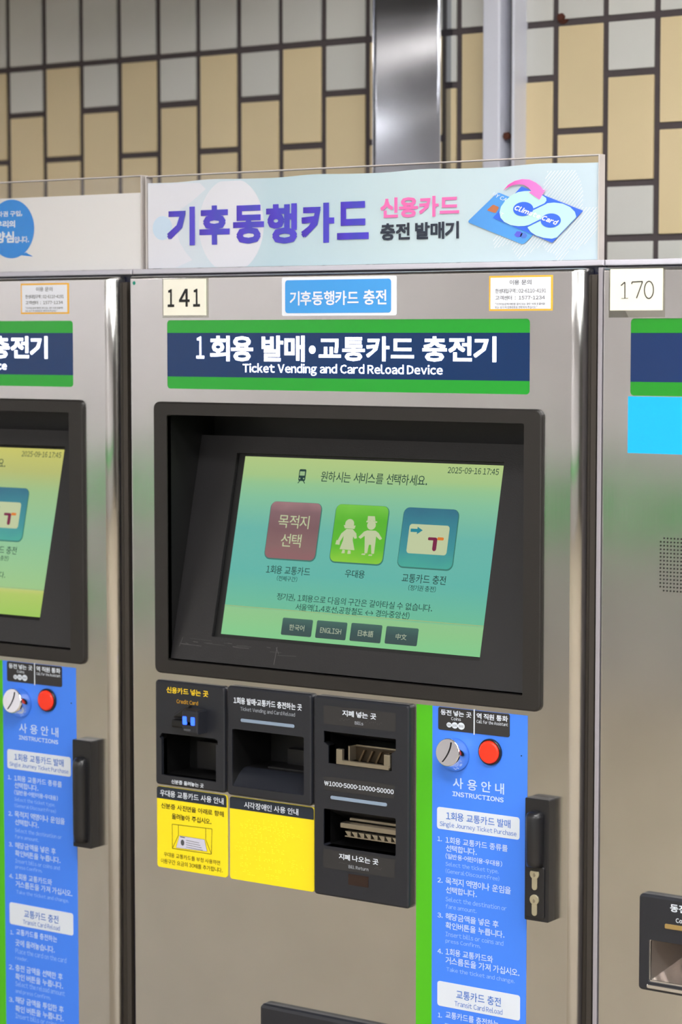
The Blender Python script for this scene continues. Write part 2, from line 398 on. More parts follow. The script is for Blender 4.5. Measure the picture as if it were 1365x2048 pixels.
# far row of lamps and the ones above
def lamp(x0, x1, y0, y1, m_, lab):
    e = empty('ceiling_light', ((x0+x1)/2, (y0+y1)/2, 2.75), lab, 'light', 'fluorescent ceiling panels')
    b = MB(); w, d = (x1-x0)/2, (y1-y0)/2
    b.box(-w, w, -d, d, -.035, -.02); b.build('diffuser', m_, e)
    c = MB()
    for q in ((-w-.02, w+.02, -d-.02, -d), (-w-.02, w+.02, d, d+.02), (-w-.02, -w, -d, d), (w, w+.02, -d, d)): c.box(q[0], q[1], q[2], q[3], -.04, 0)
    c.build('frame', GREYPAINT, e)
for x0, x1, y0, y1, m_, lab in LAMPS: lamp(x0, x1, y0, y1, m_, lab)

# ------------------------------------------------------------------ steel cover, guide rail, rusty bolts on the wall
pil = empty('pillar_cover', (0, .667, 1.0), 'tall brushed stainless steel cover strip on the tiled wall above the middle banner', 'cover')
b = MB(); n = 18
for i in range(n):
    def bow(k): t = 2*k/n-1; return .667-.0007*(1-t*t)
    u0, u1 = -.0585+.1245*i/n, -.0585+.1245*(i+1)/n
    b.face([(u0, bow(i)-.667, .2), (u1, bow(i+1)-.667, .2), (u1, bow(i+1)-.667, 1.74), (u0, bow(i)-.667, 1.74)], True)
b.face([(.066, 0, .2), (.066, .0365, .2), (.066, .0365, 1.74), (.066, 0, 1.74)]); b.face([(-.0585, .0365, .2), (-.0585, 0, .2), (-.0585, 0, 1.74), (-.0585, .0365, 1.74)])
b.f = lambda x, y, z: (x, y, z-.2+.0)
b.build('steel_sheet', PILLARSTEEL, pil, fix=True)
b = MB(); b.box(.0652, .0668, -.001, .003, 0, 1.54); b.next(); b.box(-.0592, -.0576, -.001, .003, 0, 1.54); b.build('folded_edge', CHROME, pil)

rail = empty('guide_rail', (.17, .66, 1.0), 'white metal guide channel with a dark slot fixed to the tiled wall', 'rail')
RF = lambda x, y, z: (x-.17, y-.66, z-1.0)
b = MB(RF); b.prism(rrect(.1445, .1753, .8, 2.74), .66, .7035, .003); b.build('front_flange', WHITEPAINT, rail)
b = MB(RF); b.box(.1753, .1945, .693, .7035, .8, 2.74); b.build('slot_bed', DARKPL, rail)
b = MB(RF); b.prism(rrect(.1945, .1995, .8, 2.74), .662, .7035, .001); b.build('thin_flange', WHITEPAINT, rail)
b = MB(RF); b.tube([(.1835+.0006*math.sin(z*9), .690, z) for z in [1.93+.06*i for i in range(14)]], .0010); b.build('wire', COPPER, rail)
def bolt(mb, x, y0, y1, z, r):
    mb.prism(ellipse(x, z, r, r, 6, .2), y0, y0+.006, .0012); mb.cyl(x, z, r*.55, r*.55, y0+.006, y1, 10)
b = MB(RF); bolt(b, .1815, .668, .694, 1.9185, .0062); b.build('bolt', RUST, rail)
b = MB(); b.cyl(0, 0, .010, .0085, .0, -.003, 14); bolt(b, 0, -.010, 0, 0, .0062)
o = b.build('rusty_bolt', RUST); o.location = (.2605, WY+.001, 2.0915); setp(o, 'small round rusty bolt head on the dark joint between white wall tiles', 'bolt')

# ------------------------------------------------------------------ ticket machines
TI = R(13.287); ZB, YBp = 1.1920, .0003
def SF(x, y, s):    # display plane: s runs up the tilted plane, y in front(-)/behind(+) of it
    return (x, YBp+s*math.sin(TI)+y*math.cos(TI), ZB+s*math.cos(TI)-y*math.sin(TI))
E = .0004
DX0, DX1, DT = .0027, .684, 1.6972            # door edges and top
MODS = dict(
 card=(0.04527,0.16225,1.02347,1.16387),
 ticket=(0.16663,0.30194,1.02284,1.16629),
 bill=(0.30552,0.45039,0.91099,1.16582))
BEZ = (0.04416,0.63238,1.17304,1.53233)
OPEN = (.0668, .6082, 1.1912, 1.5154)
SIGN = (0.0648,0.61266,1.54962,1.63885)
TRAY = (0.22083,0.7589)
TRAYZ = TRAY[1]

def cabinet(root, holes, dx0=DX0, mirror_strip=False):
    b = MB(); x0, x1, y0, y1, zt = -.0100, .6990, .0262, .62, 1.700
    t = .004
    b.box(x0, x0+t, y0, y1, .02, zt); b.box(x1-t, x1, y0, y1, .02, zt); b.box(x0, x1, y1-t, y1, .02, zt)
    b.box(x0+t, x1-t, y0, y1-t, .02, .03); b.box(x0+t, x1-t, y0, y0+.003, zt-.03, zt); b.box(x1-.028, x1-t, y0, y0+.003, .03, zt-.03); b.box(x0+t, x0+.022, y0, y0+.003, .03, zt-.03)
    b.build('cabinet_body', NAVY, root)
    b = MB(); b.prism(rrect(-.0100, .6990, 1.7002, 1.7068), .020, .62, .0015); b.build('top_lid', GREYPAINT, root)
    b = MB(); b.box(.02, .69, .05, .60, 0, .02); b.build('plinth', DARKPL, root)
    b = MB(); b.prism(rrect(.6838, .6915, .06, 1.690), .0190, .0262, .001); b.build('dark_side_strip', mat('dark_side_tone', (62, 56, 50), .6), root)  # dark strip standing in for the dark reflection along the door's side
    # door: box with a wide rolled right edge and small rolled top and left edges
    bm = bmesh.new(); 
    vs = [bm.verts.new(p) for p in ((dx0, 0, .06), (DX1, 0, .06), (DX1, 0, DT), (dx0, 0, DT), (dx0, .025, .06), (DX1, .025, .06), (DX1, .025, DT), (dx0, .025, DT))]
    for q in ((0, 1, 2, 3), (5, 4, 7, 6), (4, 0, 3, 7), (1, 5, 6, 2), (3, 2, 6, 7), (4, 5, 1, 0)): bm.faces.new([vs[i] for i in q])
    def edge(a, b_): return [e for e in bm.edges if {e.verts[0].index, e.verts[1].index} == {a, b_}]
    bm.verts.index_update(); wgt = edge(1, 2)
    bmesh.ops.bevel(bm, geom=wgt, offset=.0155, segments=10, profile=.5, affect='EDGES')
    top = [e for e in bm.edges if all(abs(v.co.z-DT) < 1e-6 for v in e.verts) and min(v.co.y for v in e.verts) < .0156 and not (abs(e.verts[0].co.y-e.verts[1].co.y) > .02)]
    top = [e for e in top if not all(abs(v.co.y-.025) < 1e-6 for v in e.verts)]
    bmesh.ops.bevel(bm, geom=top, offset=.0042, segments=4, profile=.5, affect='EDGES')
    lf = [e for e in bm.edges if all(abs(v.co.x-dx0) < 1e-6 and v.co.y < 1e-6 for v in e.verts)]
    bmesh.ops.bevel(bm, geom=lf, offset=.0025, segments=3, profile=.5, affect='EDGES')
    bmesh.ops.recalc_face_normals(bm, faces=bm.faces)
    me = bpy.data.meshes.new('door'); bm.to_mesh(me); bm.free()
    c = MB()
    for (a, b_, z0, z1, r) in holes: c.prism(rrect(a, b_, z0, z1, r, 4), -.01, .04)
    me = cut(me, c.mesh('cutters', STEEL, True), 'door')
    me.materials.clear(); me.materials.append(STEEL)
    fl = [abs(abs(p.normal.y)-1) > 1e-4 and p.center.y > -.001 and (p.center.x > DX1-.0157 or p.center.z > DT-.0045) and abs(p.normal.x) < .9999 and abs(p.normal.z) < .9999 for p in me.polygons]
    me.polygons.foreach_set('use_smooth', fl); me.update()
    return link('door', me, root)

def header_sign(root, box, lit=True, text=True, mb=None):
    x0, x1, z0, z1 = box; h = z1-z0; k = .0233 if text else .028; kb = .0207
    b = MB(); b.prism(rrect(x0, x1, z0+.0, z1, .0045), .0012, .012); s = b.build('header_sign', HS_NAVY if lit else HS_NAVY2, root)
    g = HS_GREEN if lit else HS_GREEN2
    i = Ink(.0012-E); top = [p for p in rrect(x0, x1, z0, z1, .0045) if p[1] > z1-k]; i.poly([(x0, z1-.0165)]+[(x1, z1-.0165)]+sorted([p for p in top if p[0] > (x0+x1)/2 and p[1] > z1-.0165], key=lambda p: p[1])+sorted([p for p in top if p[0] < (x0+x1)/2 and p[1] > z1-.0165], key=lambda p: -p[1])); 
    i.next(); low = rrect(x0, x1, z0, z1, .0045); L = [p for p in low if p[1] < z0+.0150]
    i.poly(sorted([p for p in L if p[0] < (x0+x1)/2], key=lambda p: -p[1])+sorted([p for p in L if p[0] > (x0+x1)/2], key=lambda p: p[1])+[(x1, z0+.0158), (x0, z0+.0158)])
    i.build('green_band', g, s)
    if text:
        i = Ink(.0012-E)
        i.text('1', 0.119,1.60343,0.01303,0.02853, .012)
        i.text('회용', 0.16985,1.60228,0.06949,0.03267, .03)
        i.text('발매', 0.25197,1.60236,0.06737,0.03304, .032)
        i.next(); i.poly(ellipse(0.29733,1.60123, .0052, .0052, 20))
        i.text('교통카드', 0.37847,1.6026,0.14219,0.03054, .03)
        i.text('충전기', 0.51384,1.6027,0.10463,0.03057, .03)
        i.text('Ticket Vending and Card Reload Device', 0.33939,1.57596,0.3028,0.01497, .016)
        i.build('lettering', HS_TEXT, s)
    return s

def info_sticker(root, dx=0):
    b = MB(); x0, x1, z0, z1 = 0.55659,0.64321,1.64818,1.68969; x0 += dx; x1 += dx
    b.prism(rrect(x0, x1, z0, z1), -.0005, .0); s = b.build('notice_sticker', ORANGE, root)
    i = Ink(-.0005-E); i.rect(x0+.0022, x1-.0022, z0+.0022, z1-.0022); i.build('sticker_face', WHITEPAPER, s)
    i = Ink(-.0005-2*E)
    for t, a in (('이용 문의', (0.60011,1.6817,0.02958,0.00582)), ('한성대입구역 : 02-6110-4191', (0.60031,1.67169,0.06916,0.00515)), ('고객센터  :  1577-1234', (0.59954,1.66358,0.06751,0.00493)),
                 ('"기기이상금액 미반환 등이 있는 경우 아래 호출버튼', (0.59965,1.6563,0.06816,0.00291)), ('또는 상기 역 전화번호로 연락하여 주십시오."', (0.59422,1.65242,0.05778,0.00292))):
        i.text(t, a[0]+dx, *a[1:], weight=.004)
    i.build('lettering', GREYINK, s)

def bezel(root):
    b = MB(); b.prism(rrect(*BEZ, .009), -.005, .004, .0022)
    me = b.mesh('screen_bezel', BLACKPL, True); c = MB(); c.prism(rrect(*OPEN, .002, 2), -.02, .02)
    fr = link('screen_bezel', cut(me, c.mesh('c', BLACKPL, True), 'screen_bezel'), root)
    x0, x1, z0, z1 = OPEN
    # deep dark box behind the opening
    b = MB(); b.well(x0, x1, z0-.002, z1, -.003, .098, back=True); b.build('recess_box', DARKPL, fr)
    # tilted panel with the screen cut-out
    e0, e1 = .0015, .3025
    def ring(px0, px1, pz0, pz1): return [(px0, pz0), (px1, pz0), (px1, pz1), (px0, pz1)]
    hx0, hx1, hz0, hz1 = .1300, .5400, .0350, .2800
    b = MB(SF); O = ring(x0+.0003, x1-.0003, e0, e1); H = ring(hx0, hx1, hz0, hz1)
    for k in range(4):
        j = (k+1) % 4; b.face([(O[k][0], 0, O[k][1]), (O[j][0], 0, O[j][1]), (H[j][0], 0, H[j][1]), (H[k][0], 0, H[k][1])])
        b.face([(H[k][0], 0, H[k][1]), (H[j][0], 0, H[j][1]), (H[j][0], .0045, H[j][1]), (H[k][0], .0045, H[k][1])])
    b.face([(x0, 0, e1), (x1, 0, e1), (x1, .02, e1), (x0, .02, e1)])
    b.build('tilted_panel', RECESS, root)
    # scratches on the lower ledge
    i = Ink(-.0003, SF); random.seed(9)
    for k in range(16):
        a = random.uniform(.075, .24); z = .017+.012*random.random()+(.006 if k % 3 == 0 else 0); i.line((a, z), (a+random.uniform(.004, .04), z+random.uniform(-.0015, .001)), random.uniform(.0002, .0007))
    i.line((.236, .006), (.2375, .029), .0008); i.line((.2415, .020), (.236, .028), .0006); i.line((.083, .0305), (.079, .018), .0006)
    setp(i.build('scratches', mat('scuffed_plastic', (92, 89, 90), .7), root), kind='stuff')

SCR = (0.14148,0.53996,0.03978,0.27642)
def display(root, left=False):
    x0, x1, z0, z1 = SCR; y = .004
    if left: st = [(0, (150, 198, 70)), (.13, (172, 200, 84)), (.155, (190, 200, 100)), (.165, (150, 198, 128)), (.5, (134, 196, 152)), (.74, (158, 196, 136)), (.86, (186, 192, 112)), (1, (208, 204, 104))]
    else: st = [(0, (126, 206, 140)), (.1, (136, 202, 136)), (.155, (140, 200, 138)), (.165, (100, 190, 152)), (.36, (86, 182, 168)), (.6, (98, 184, 170)), (.78, (132, 198, 158)), (.86, (150, 202, 146)), (.9, (168, 204, 136)), (1, (184, 208, 134))]
    nm = 'yellowish_display' if left else 'teal_display'
    m = ramp(nm, st, 'Z', .25, .8, 0, noise=.015)
    b = MB(SF); b.prism(rrect(x0, x1, z0, z1), y, y+.004); b.box(x0-.02, x1+.02, y+.0006, y+.006, z0-.02, z1+.02) if False else None
    scr = b.build('touchscreen', m, root)
    b = MB(SF); b.box(.128, .542, y+.0012, y+.006, .033, .282); b.build('screen_surround', DARKPL, root)
    ys = y-E
    dark = shown('display_dark_text', (26, 66, 62), .8)
    i = Ink(ys, SF)
    for t, a, w in (('원하시는 서비스를 선택하세요.', (0.34883,0.25365,0.16291,0.01388), .004), ('2025-09-16 17:45', (0.49513,0.26824,0.07377,0.00789), .006), ('1회용 교통카드', (0.2356,0.12893,0.06973,0.01089), .004),
      ('(전체구간)', (0.23565,0.11814,0.03242,0.00699), .002), ('우대용', (0.33972,0.13051,0.03028,0.0103), .004), ('교통카드 충전', (0.4434,0.12999,0.06445,0.01121), .004), ('(정기권 충전)', (0.44264,0.11825,0.04054,0.00747), .002),
      ('정기권, 1회용으로 다음의 구간은 갈아타실 수 없습니다.', (0.34233,0.09433,0.23776,0.00949), .002), ('서울역(1,4호선,공항철도 ↔ 경의·중앙선)', (0.34238,0.08296,0.17409,0.00948), .002)):
        i.text(t, *a, weight=w)
    i.next(); bx, bz = 0.23777,0.25402; i.rect(bx-.0055, bx+.0055, bz-.0075, bz+.0080, .002)
    i.line((bx-.0055, bz-.0105), (bx-.002, bz-.0065), .0012); i.line((bx+.0055, bz-.0105), (bx+.002, bz-.0065), .0012)
    i.build('lettering', dark, scr)
    i = Ink(ys-E, SF); i.rect(bx-.0040, bx+.0040, bz-.0005, bz+.0050, .0008); i.rect(bx-.004, bx-.0022, bz-.0052, bz-.0034); i.rect(bx+.0022, bx+.004, bz-.0052, bz-.0034); i.build('bus_window', shown('display_pale_text', (168, 206, 150), .8), scr)
    # line above the language bar
    i = Ink(ys, SF); i.rect(x0, x1, z0+(z1-z0)*.158, z0+(z1-z0)*.163); i.build('divider_line', shown('display_divider', (170, 205, 140), .8), scr)
    def icon(box, m, name):
        a, b_, c, d = box; sh = Ink(ys, SF); sh.rect(a-.001, b_+.0012, c-.0018, d+.0003, .009); sh.build('icon_shadow', shown('display_icon_shadow', (60, 130, 118), .8), scr)
        q = Ink(ys-E, SF); q.rect(a, b_, c, d, .008); return q.build(name, m, scr)
    yc = ys-2*E; pale = shown('display_icon_pale', (206, 218, 172), .85)
    i1 = (0.19501,0.27521,0.14371,0.21806); i2 = (0.2983,0.37878,0.14458,0.21866); i3 = (0.40199,0.48219,0.14396,0.21882)
    icon(i1, ramp('mauve_icon', [(0, (150, 96, 100)), (.25, (140, 100, 100)), (.55, (128, 88, 94)), (.8, (136, 100, 106)), (1, (168, 124, 128))], 'Z', .3, .72, 0, noise=.3), 'menu_icon')
    icon(i2, ramp('green_icon', [(0, (140, 215, 40)), (.3, (88, 195, 12)), (.7, (82, 190, 16)), (1, (120, 210, 60))], 'Z', .3, .72, 0, noise=.3), 'menu_icon')
    icon(i3, ramp('teal_icon', [(0, (56, 176, 158)), (.35, (38, 150, 158)), (.75, (28, 130, 150)), (1, (24, 112, 140))], 'Z', .3, .72, 0, noise=.3), 'menu_icon')
    i = Ink(yc, SF); i.text('목적지', 0.2348,0.19263,0.04875,0.01723, .002); i.text('선택', 0.23437,0.16798,0.03215,0.01718, .002)
    # the two figures, heads, hat, dress, jacket, legs
    def P(L): return i.poly(L)
    i.next(); i.poly(ellipse(0.32233,0.19394,0.0069,0.00616)); P([(0.31336,0.19197),(0.33189,0.19206),(0.33072,0.18774),(0.31588,0.18781)])
    P([(0.31877,0.18717),(0.32803,0.18723),(0.33438,0.18212),(0.33626,0.17602),(0.33272,0.17507),(0.3304,0.17805),(0.33022,0.1734),(0.33502,0.16051),(0.31181,0.16083),(0.31551,0.17266),(0.31557,0.17809),(0.31046,0.1693),(0.30686,0.17144),(0.31139,0.18099)])
    P([(0.30535,0.17214),(0.31102,0.17165),(0.31095,0.16622),(0.30436,0.16665)]); P([(0.31654,0.1603),(0.32029,0.16011),(0.3205,0.15587),(0.31543,0.1556)]); P([(0.32494,0.15997),(0.32913,0.15981),(0.3298,0.15559),(0.32475,0.15532)])
    i.next(); i.poly(ellipse(0.35578,0.19357,0.00659,0.00574)); P([(0.3487,0.20521),(0.35922,0.20529),(0.36108,0.19921),(0.34875,0.19903)]); P([(0.34738,0.19897),(0.36386,0.19895),(0.36371,0.19702),(0.34723,0.19703)])
    P([(0.35021,0.18675),(0.36299,0.18698),(0.36793,0.18452),(0.37453,0.17717),(0.37116,0.17546),(0.36502,0.17977),(0.36519,0.17286),(0.3653,0.1575),(0.36123,0.15728),(0.35899,0.16869),(0.35581,0.16853),(0.35476,0.1577),(0.35067,0.15749),(0.34873,0.17279),(0.34765,0.17968),(0.34187,0.17553),(0.33831,0.17767),(0.3459,0.18499)])
    P([(0.35772,0.15633),(0.3627,0.15659),(0.36255,0.15467),(0.3566,0.15473)]); P([(0.34709,0.15691),(0.3521,0.15718),(0.35194,0.15525),(0.34597,0.15531)])
    cx = (0.41302,0.47217,0.16109,0.19821); i.next(); i.rect(*cx, .004)
    i.build('icon_figure', pale, scr)
    i = Ink(yc-E, SF); i.poly([(0.41551,0.19217),(0.42532,0.19226),(0.42536,0.19492),(0.43355,0.19075),(0.42546,0.18542),(0.4255,0.18809),(0.4157,0.18799)]); i.build('icon_arrow', shown('display_arrow', (24, 140, 158), .85), scr)
    i = Ink(yc-E, SF); i.rect(0.44284,0.45517,0.17882,0.1826, .0015); i.rect(0.45069,0.45662,0.1655,0.18261, .003); i.build('icon_hook', shown('display_maroon', (128, 28, 72), .85), scr)
    i = Ink(yc-E, SF); i.rect(0.45643,0.46586,0.17944,0.1832, .0015); i.build('icon_dash', shown('display_orange', (236, 130, 40), .85), scr)
    # language buttons
    lt = Ink(ys-3*E, SF)
    for box, t, a in (((0.2376,0.28524,0.0456,0.06781), '한국어', (0.26208,0.05606,0.02366,0.00768)), ((0.29151,0.33847,0.04547,0.06808), 'ENGLISH', (0.31508,0.05581,0.03243,0.00684)),
                      ((0.34455,0.3915,0.04562,0.06854), '日本語', (0.36858,0.05625,0.02311,0.0079)), ((0.39768,0.44552,0.04606,0.06818), '中文', (0.42198,0.056,0.01604,0.00745))):
        q = Ink(ys, SF); q.rect(*box, .002); q.build('language_button', ramp('dark_teal_button', [(0, (22, 66, 66)), (.5, (22, 74, 74)), (.95, (46, 98, 90)), (1, (60, 110, 96))], 'Z', .3, .7, 0), scr)
        lt.text(t, *a, weight=.004)
    lt.build('button_lettering', shown('display_button_text', (196, 206, 178), .85), scr)

def module_panel(root, name, box, openings, ext=.008):
    x0, x1, z0, z1 = box; b = MB(); b.prism(rrect(x0, x1, z0, z1, .005), -ext, .006, .003)
    me = b.mesh(name, BLUEBLACK, True); c = MB()
    for o_ in openings: c.prism(rrect(*o_[:4], .0022, 3) if len(o_) == 4 else o_[4], -.03, .03)
    return link(name, cut(me, c.mesh('c', BLUEBLACK, True), name), root)

def card_module(root):
    op = (0.05592,0.14729,1.03706,1.09335)
    x0, x1, z0, z1 = op
    notch = [(x0, z0), (x1, z0), (x1, z1-.007), (x1+.003, z1-.007), (x1+.003, z1-.001), (x1-.003, z1+.0008), (x0+.001, z1), (x0-.0035, z1-.006), (x0, z1-.0085)]
    mo = (0.06578,0.09522,1.09998,1.13034)
    p = module_panel(root, 'card_reader_module', MODS['card'], [(0, 0, 0, 0, notch)], .006)
    b = MB(); b.well(x0-.004, x1+.004, z0-.001, z1+.001, .0055, .060); b.well(x0, x1, z0, z1, -.001, .006, back=False)
    b.build('tray_recess', DARKPL, p)
    b = MB(); b.box(x0+.02, x1-.004, .045, .055, z0+.004, z0+.040); b.build('inner_plate', RECESS, p)
    i = Ink(-.0062); i.text('신용카드 넣는 곳', 0.10031,1.15199,0.06986,0.00827, .02); i.build('lettering', YELLOWINK, p)
    i = Ink(-.0062); i.text('Credit Card', 0.10019,1.13824,0.03609,0.00563, .02); i.build('english_lettering', OCHREINK, p)
    i = Ink(-.0062); i.text('신분증 올려놓는 곳', 0.09983,1.02987,0.05438,0.00566, .02); i.build('small_lettering', WHITEINK, p)
    # card mouth: block with a slot between two jaws and two blue lamps, guide wedge at its left
    bx0, bx1, bz0, bz1 = .1040, .1330, (0.11595,1.09686)[1]+.004, (0.11613,1.13272)[1]-.001
    b = MB(); fy = -.026; zm = bz0+.013
    b.prism([(bx0+.002, bz0+.006), (bx0+.010, bz0), (bx1, bz0), (bx1, bz1-.002), (bx1-.003, bz1), (bx0+.004, bz1), (bx0+.002, bz1-.004)], fy, -.004, .0022)
    m_ = link('card_mouth', cut(b.mesh('m', BLUEBLACK, True), (lambda c: (c.box(bx0-.01, bx1-.009, fy-.01, fy+.016, zm-.0022, zm+.0022), c.mesh('c', DARKPL, True))[1])(MB()), 'card_mouth'), p)
    q = MB(); q.prism(rrect(bx0-.0235, bx0+.003, bz0+.004, bz0+.014, .002), fy+.010, -.004, .002); q.prism([(bx0-.0235, bz0+.016), (bx0+.003, bz0+.018), (bx0+.003, bz0+.034), (bx0-.006, bz0+.030), (bx0-.022, bz0+.020)], fy+.014, -.004, .002); q.build('card_guide', DARKPL, p)
    for k in (0, 1):
        cxx = bx0+.0075+k*.0135; q = MB(); q.prism(rrect(cxx-.0032, cxx+.0032, bz1-.0195, bz1-.0085, .0015), fy-.0008, fy+.001, .0003); q.build('led_lamp', BLUELED, p)
    q = MB(); q.prism(rrect(bx0+.006, bx0+.017, bz0+.0035, bz0+.0060, .001), fy-.0006, fy+.002); q.build('card_symbol', GREYINK, p)

def ticket_module(root):
    a = 0.17615,1.1104; c_ = 0.2904,1.11094; d = 0.28917,1.03626; e_ = 0.17425,1.03488
    x0, x1, z0, z1 = (a[0]+e_[0])/2, (c_[0]+d[0])/2, (d[1]+e_[1])/2, (a[1]+c_[1])/2
    p = module_panel(root, 'ticket_module', MODS['ticket'], [(x0, x1, z0, z1)], .008)
    b = MB(); zr = z0+.021
    F_ = [(x0, -.006, z0), (x1, -.006, z0), (x1, -.006, z1), (x0, -.006, z1)]; B_ = [(x0+.002, .075, zr), (x1-.002, .075, zr), (x1-.002, .075, z1-.01), (x0+.002, .075, z1-.01)]
    b.face((F_[1], B_[1], B_[2], F_[2])); b.face((F_[2], B_[2], B_[3], F_[3])); b.face((F_[3], B_[3], B_[0], F_[0])); b.face(B_)
    b.face([(x0, .022, zr), (x1, .022, zr), (x1, .075, zr), (x0, .075, zr)])
    b.build('tray_recess', DARKPL, p)
    b = MB(); n = 8
    pr = [(-.006+.028*(k/n), z0+.021*math.sin(math.pi/2*k/n)) for k in range(n+1)]
    for u, v in zip(pr, pr[1:]): b.face([(x0, u[0], u[1]), (x1, u[0], u[1]), (x1, v[0], v[1]), (x0, v[0], v[1])], True)
    b.build('ramp_lip', BLUEBLACK, p, fix=True)
    b = MB(); b.box(x0+.04, x1-.004, .060, .072, zr, zr+.022); b.box(x0+.03, x1-.01, .03, .060, zr, zr+.002); b.build('inner_plate', RECESS, p)
    i = Ink(-.0082); i.text('1회용 발매·교통카드 충전하는 곳', 0.23263,1.14833,0.10861,0.00872, .02); i.build('lettering', WHITEINK, p)
    i = Ink(-.0082); i.text('Ticket Vending and Card Reload', 0.2327,1.13741,0.087,0.00646, .004); i.build('english_lettering', DIMINK, p)
    xc, zc, w, h = 0.23248,1.1231,0.08544,0.00436; b = MB(); b.prism(rrect(xc-w/2, xc+w/2, zc-h/2, zc+h/2, .002), -.0088, -.006, .0005); b.build('light_bar', BAR, p)

def bill_module(root):
    o1 = (0.32371,0.42797,1.08145,1.12202); o2 = (0.3211,0.43052,0.97538,1.0231)
    x0, x1, z0, z1 = (0.32142,1.12203)[0], (0.43034,1.12199)[0], o1[2], o1[3]
    zs = z0+.026
    shp = [(x0+.007, z0), (x1-.006, z0), (x1-.006, zs-.004), (x1, zs), (x1, z1), (x0, z1), (x0, zs), (x0+.007, zs-.004)]
    p = module_panel(root, 'bill_module', MODS['bill'], [(0, 0, 0, 0, shp), o2], .009)
    b = MB(); b.well(x0, x1, z0-.001, z1+.001, .0055, .07); n = len(shp)
    for k in range(n): u, v = shp[k], shp[(k+1) % n]; b.face([(u[0], -.007, u[1]), (v[0], -.007, v[1]), (v[0], .006, v[1]), (u[0], .006, u[1])])
    b.next(); b.well(o2[0], o2[1], o2[2], o2[3], -.007, .07); b.build('slot_recess', DARKPL, p)
    # slanted hoods
    b = MB(); b.face([(x0, -.007, z1), (x1, -.007, z1), (x1-.004, .045, zs-.002), (x0+.004, .045, zs-.002)][::-1]); b.next(); b.face([(o2[0], -.007, o2[3]), (o2[1], -.007, o2[3]), (o2[1]-.004, .045, o2[2]+.024), (o2[0]+.004, .045, o2[2]+.024)][::-1]); b.build('slanted_hood', RECESS, p)
    # bill tray: U bracket
    t0, t1 = x0+.0205, x1-.0075
    b = MB(); y0, y1 = -.011, -.006
    b.prism(rrect(t0, t0+.009, z0+.003, z0+.020, .0008), y0, y1, .0005); b.prism(rrect(t1-.009, t1, z0+.003, z0+.020, .0008), y0, y1, .0005); b.box(t0+.001, t1-.001, y0-.001, y1, z0+.0012, z0+.0062); b.build('bill_tray', TRAYMETAL, p)
    b = MB(); b.box(t0+.014, t1+.001, .012, .014, z0+.0215, z0+.0235); b.box(t0+.014, t0+.016, -.004, .014, z0+.005, z0+.0235); b.build('tray_rim', TRAYMETAL, p)
    b = MB(); b.box(t0+.004, t1-.004, .010, .012, z0+.004, z0+.0215)
    b.build('tray_back', mat('dark_bronze_plate', (66, 56, 44), .4, .7), p)
    b = MB()
    for k in range(7): b.next(); xx = t0+.022+k*.0125; b.prism([(xx, z0+.004), (xx+.003, z0+.004), (xx+.010, z0+.0185), (xx+.008, z0+.0185)], .006, .0095)
    b.build('tray_rib', mat('bronze_rib', (104, 88, 66), .4, .7), p)
    # bill return: bar with teeth
    r0, r1, rz = o2[0]+.020, o2[1]-.001, o2[2]+.024
    b = MB(); b.prism(rrect(r0, r1, rz, rz+.0065, .001), -.001, .012, .0006); b.box(r0+.006, r1, .012, .02, rz+.008, rz+.011); b.build('return_bar', TRAYMETAL, p)
    b = MB()
    for k in range(9): b.next(); xx = r0+.009+k*.0102; b.prism([(xx, rz-.003), (xx+.0045, rz-.009), (xx+.0085, rz-.009), (xx+.0085, rz-.003)], -.003, .006)
    b.build('return_tooth', TRAYMETAL, p); b = MB(); b.box(r0+.008, r1-.003, -.002, .004, rz-.0105, rz-.009); b.build('return_sill', TRAYMETAL, p)
    i = Ink(-.0092)
    for q in ((0.32173,0.43044,1.13121,1.15453), (0.32157,0.42885,1.0471,1.06434), (0.32086,0.42964,0.94751,0.97124)): i.next(); i.rect(*q)
    i.build('caption_plate', PLATE, p)
    i = Ink(-.0092-E); i.text('지폐 넣는 곳', 0.37606,1.14736,0.0511,0.00776, .02); i.text('₩1000·5000·10000·50000', 0.37523,1.05575,0.1051,0.00598, .022); i.text('지폐 나오는 곳', 0.37517,0.96474,0.05976,0.00757, .02); i.build('lettering', WHITEINK, p)
    i = Ink(-.0092-E); i.text('Bills', 0.37572,1.13677,0.0127,0.0044, .01); i.text('Bill Return', 0.37508,0.95354,0.03005,0.00444, .01); i.build('english_lettering', DIMINK, p)
    xc, zc, w, h = 0.37489,1.03833,0.08544,0.00442; b = MB(); b.prism(rrect(xc-w/2, xc+w/2, zc-h/2, zc+h/2, .0022), -.0100, -.006, .0005); b.build('light_bar', BAR, p)
    b = MB(); b.prism(rrect(0.3596,0.3899,0.93039,0.94418, .0008), -.0096, -.006); b.build('sensor_window', mat('brown_sensor_glass', (44, 28, 24), .15), p)
    i = Ink(-.0092-E); random.seed(3)
    for (xa, za, xb, zb) in ((0.34707,1.13882, 0.36113,1.13935), (0.38593,1.13987, 0.40897,1.1392), (0.34561,0.95621, 0.36287,0.95647), (0.40014,0.95712, 0.40937,0.95663)):
        for k in range(9):
            t = k/8; i.poly(ellipse(xa+(xb-xa)*t, za+(zb-za)*t+random.choice((-.001, 0, .001)), .0004, .0004, 6))
    setp(i.build('braille_dots', mat('scuffed_plastic', (92, 89, 90), .7), p), kind='stuff')

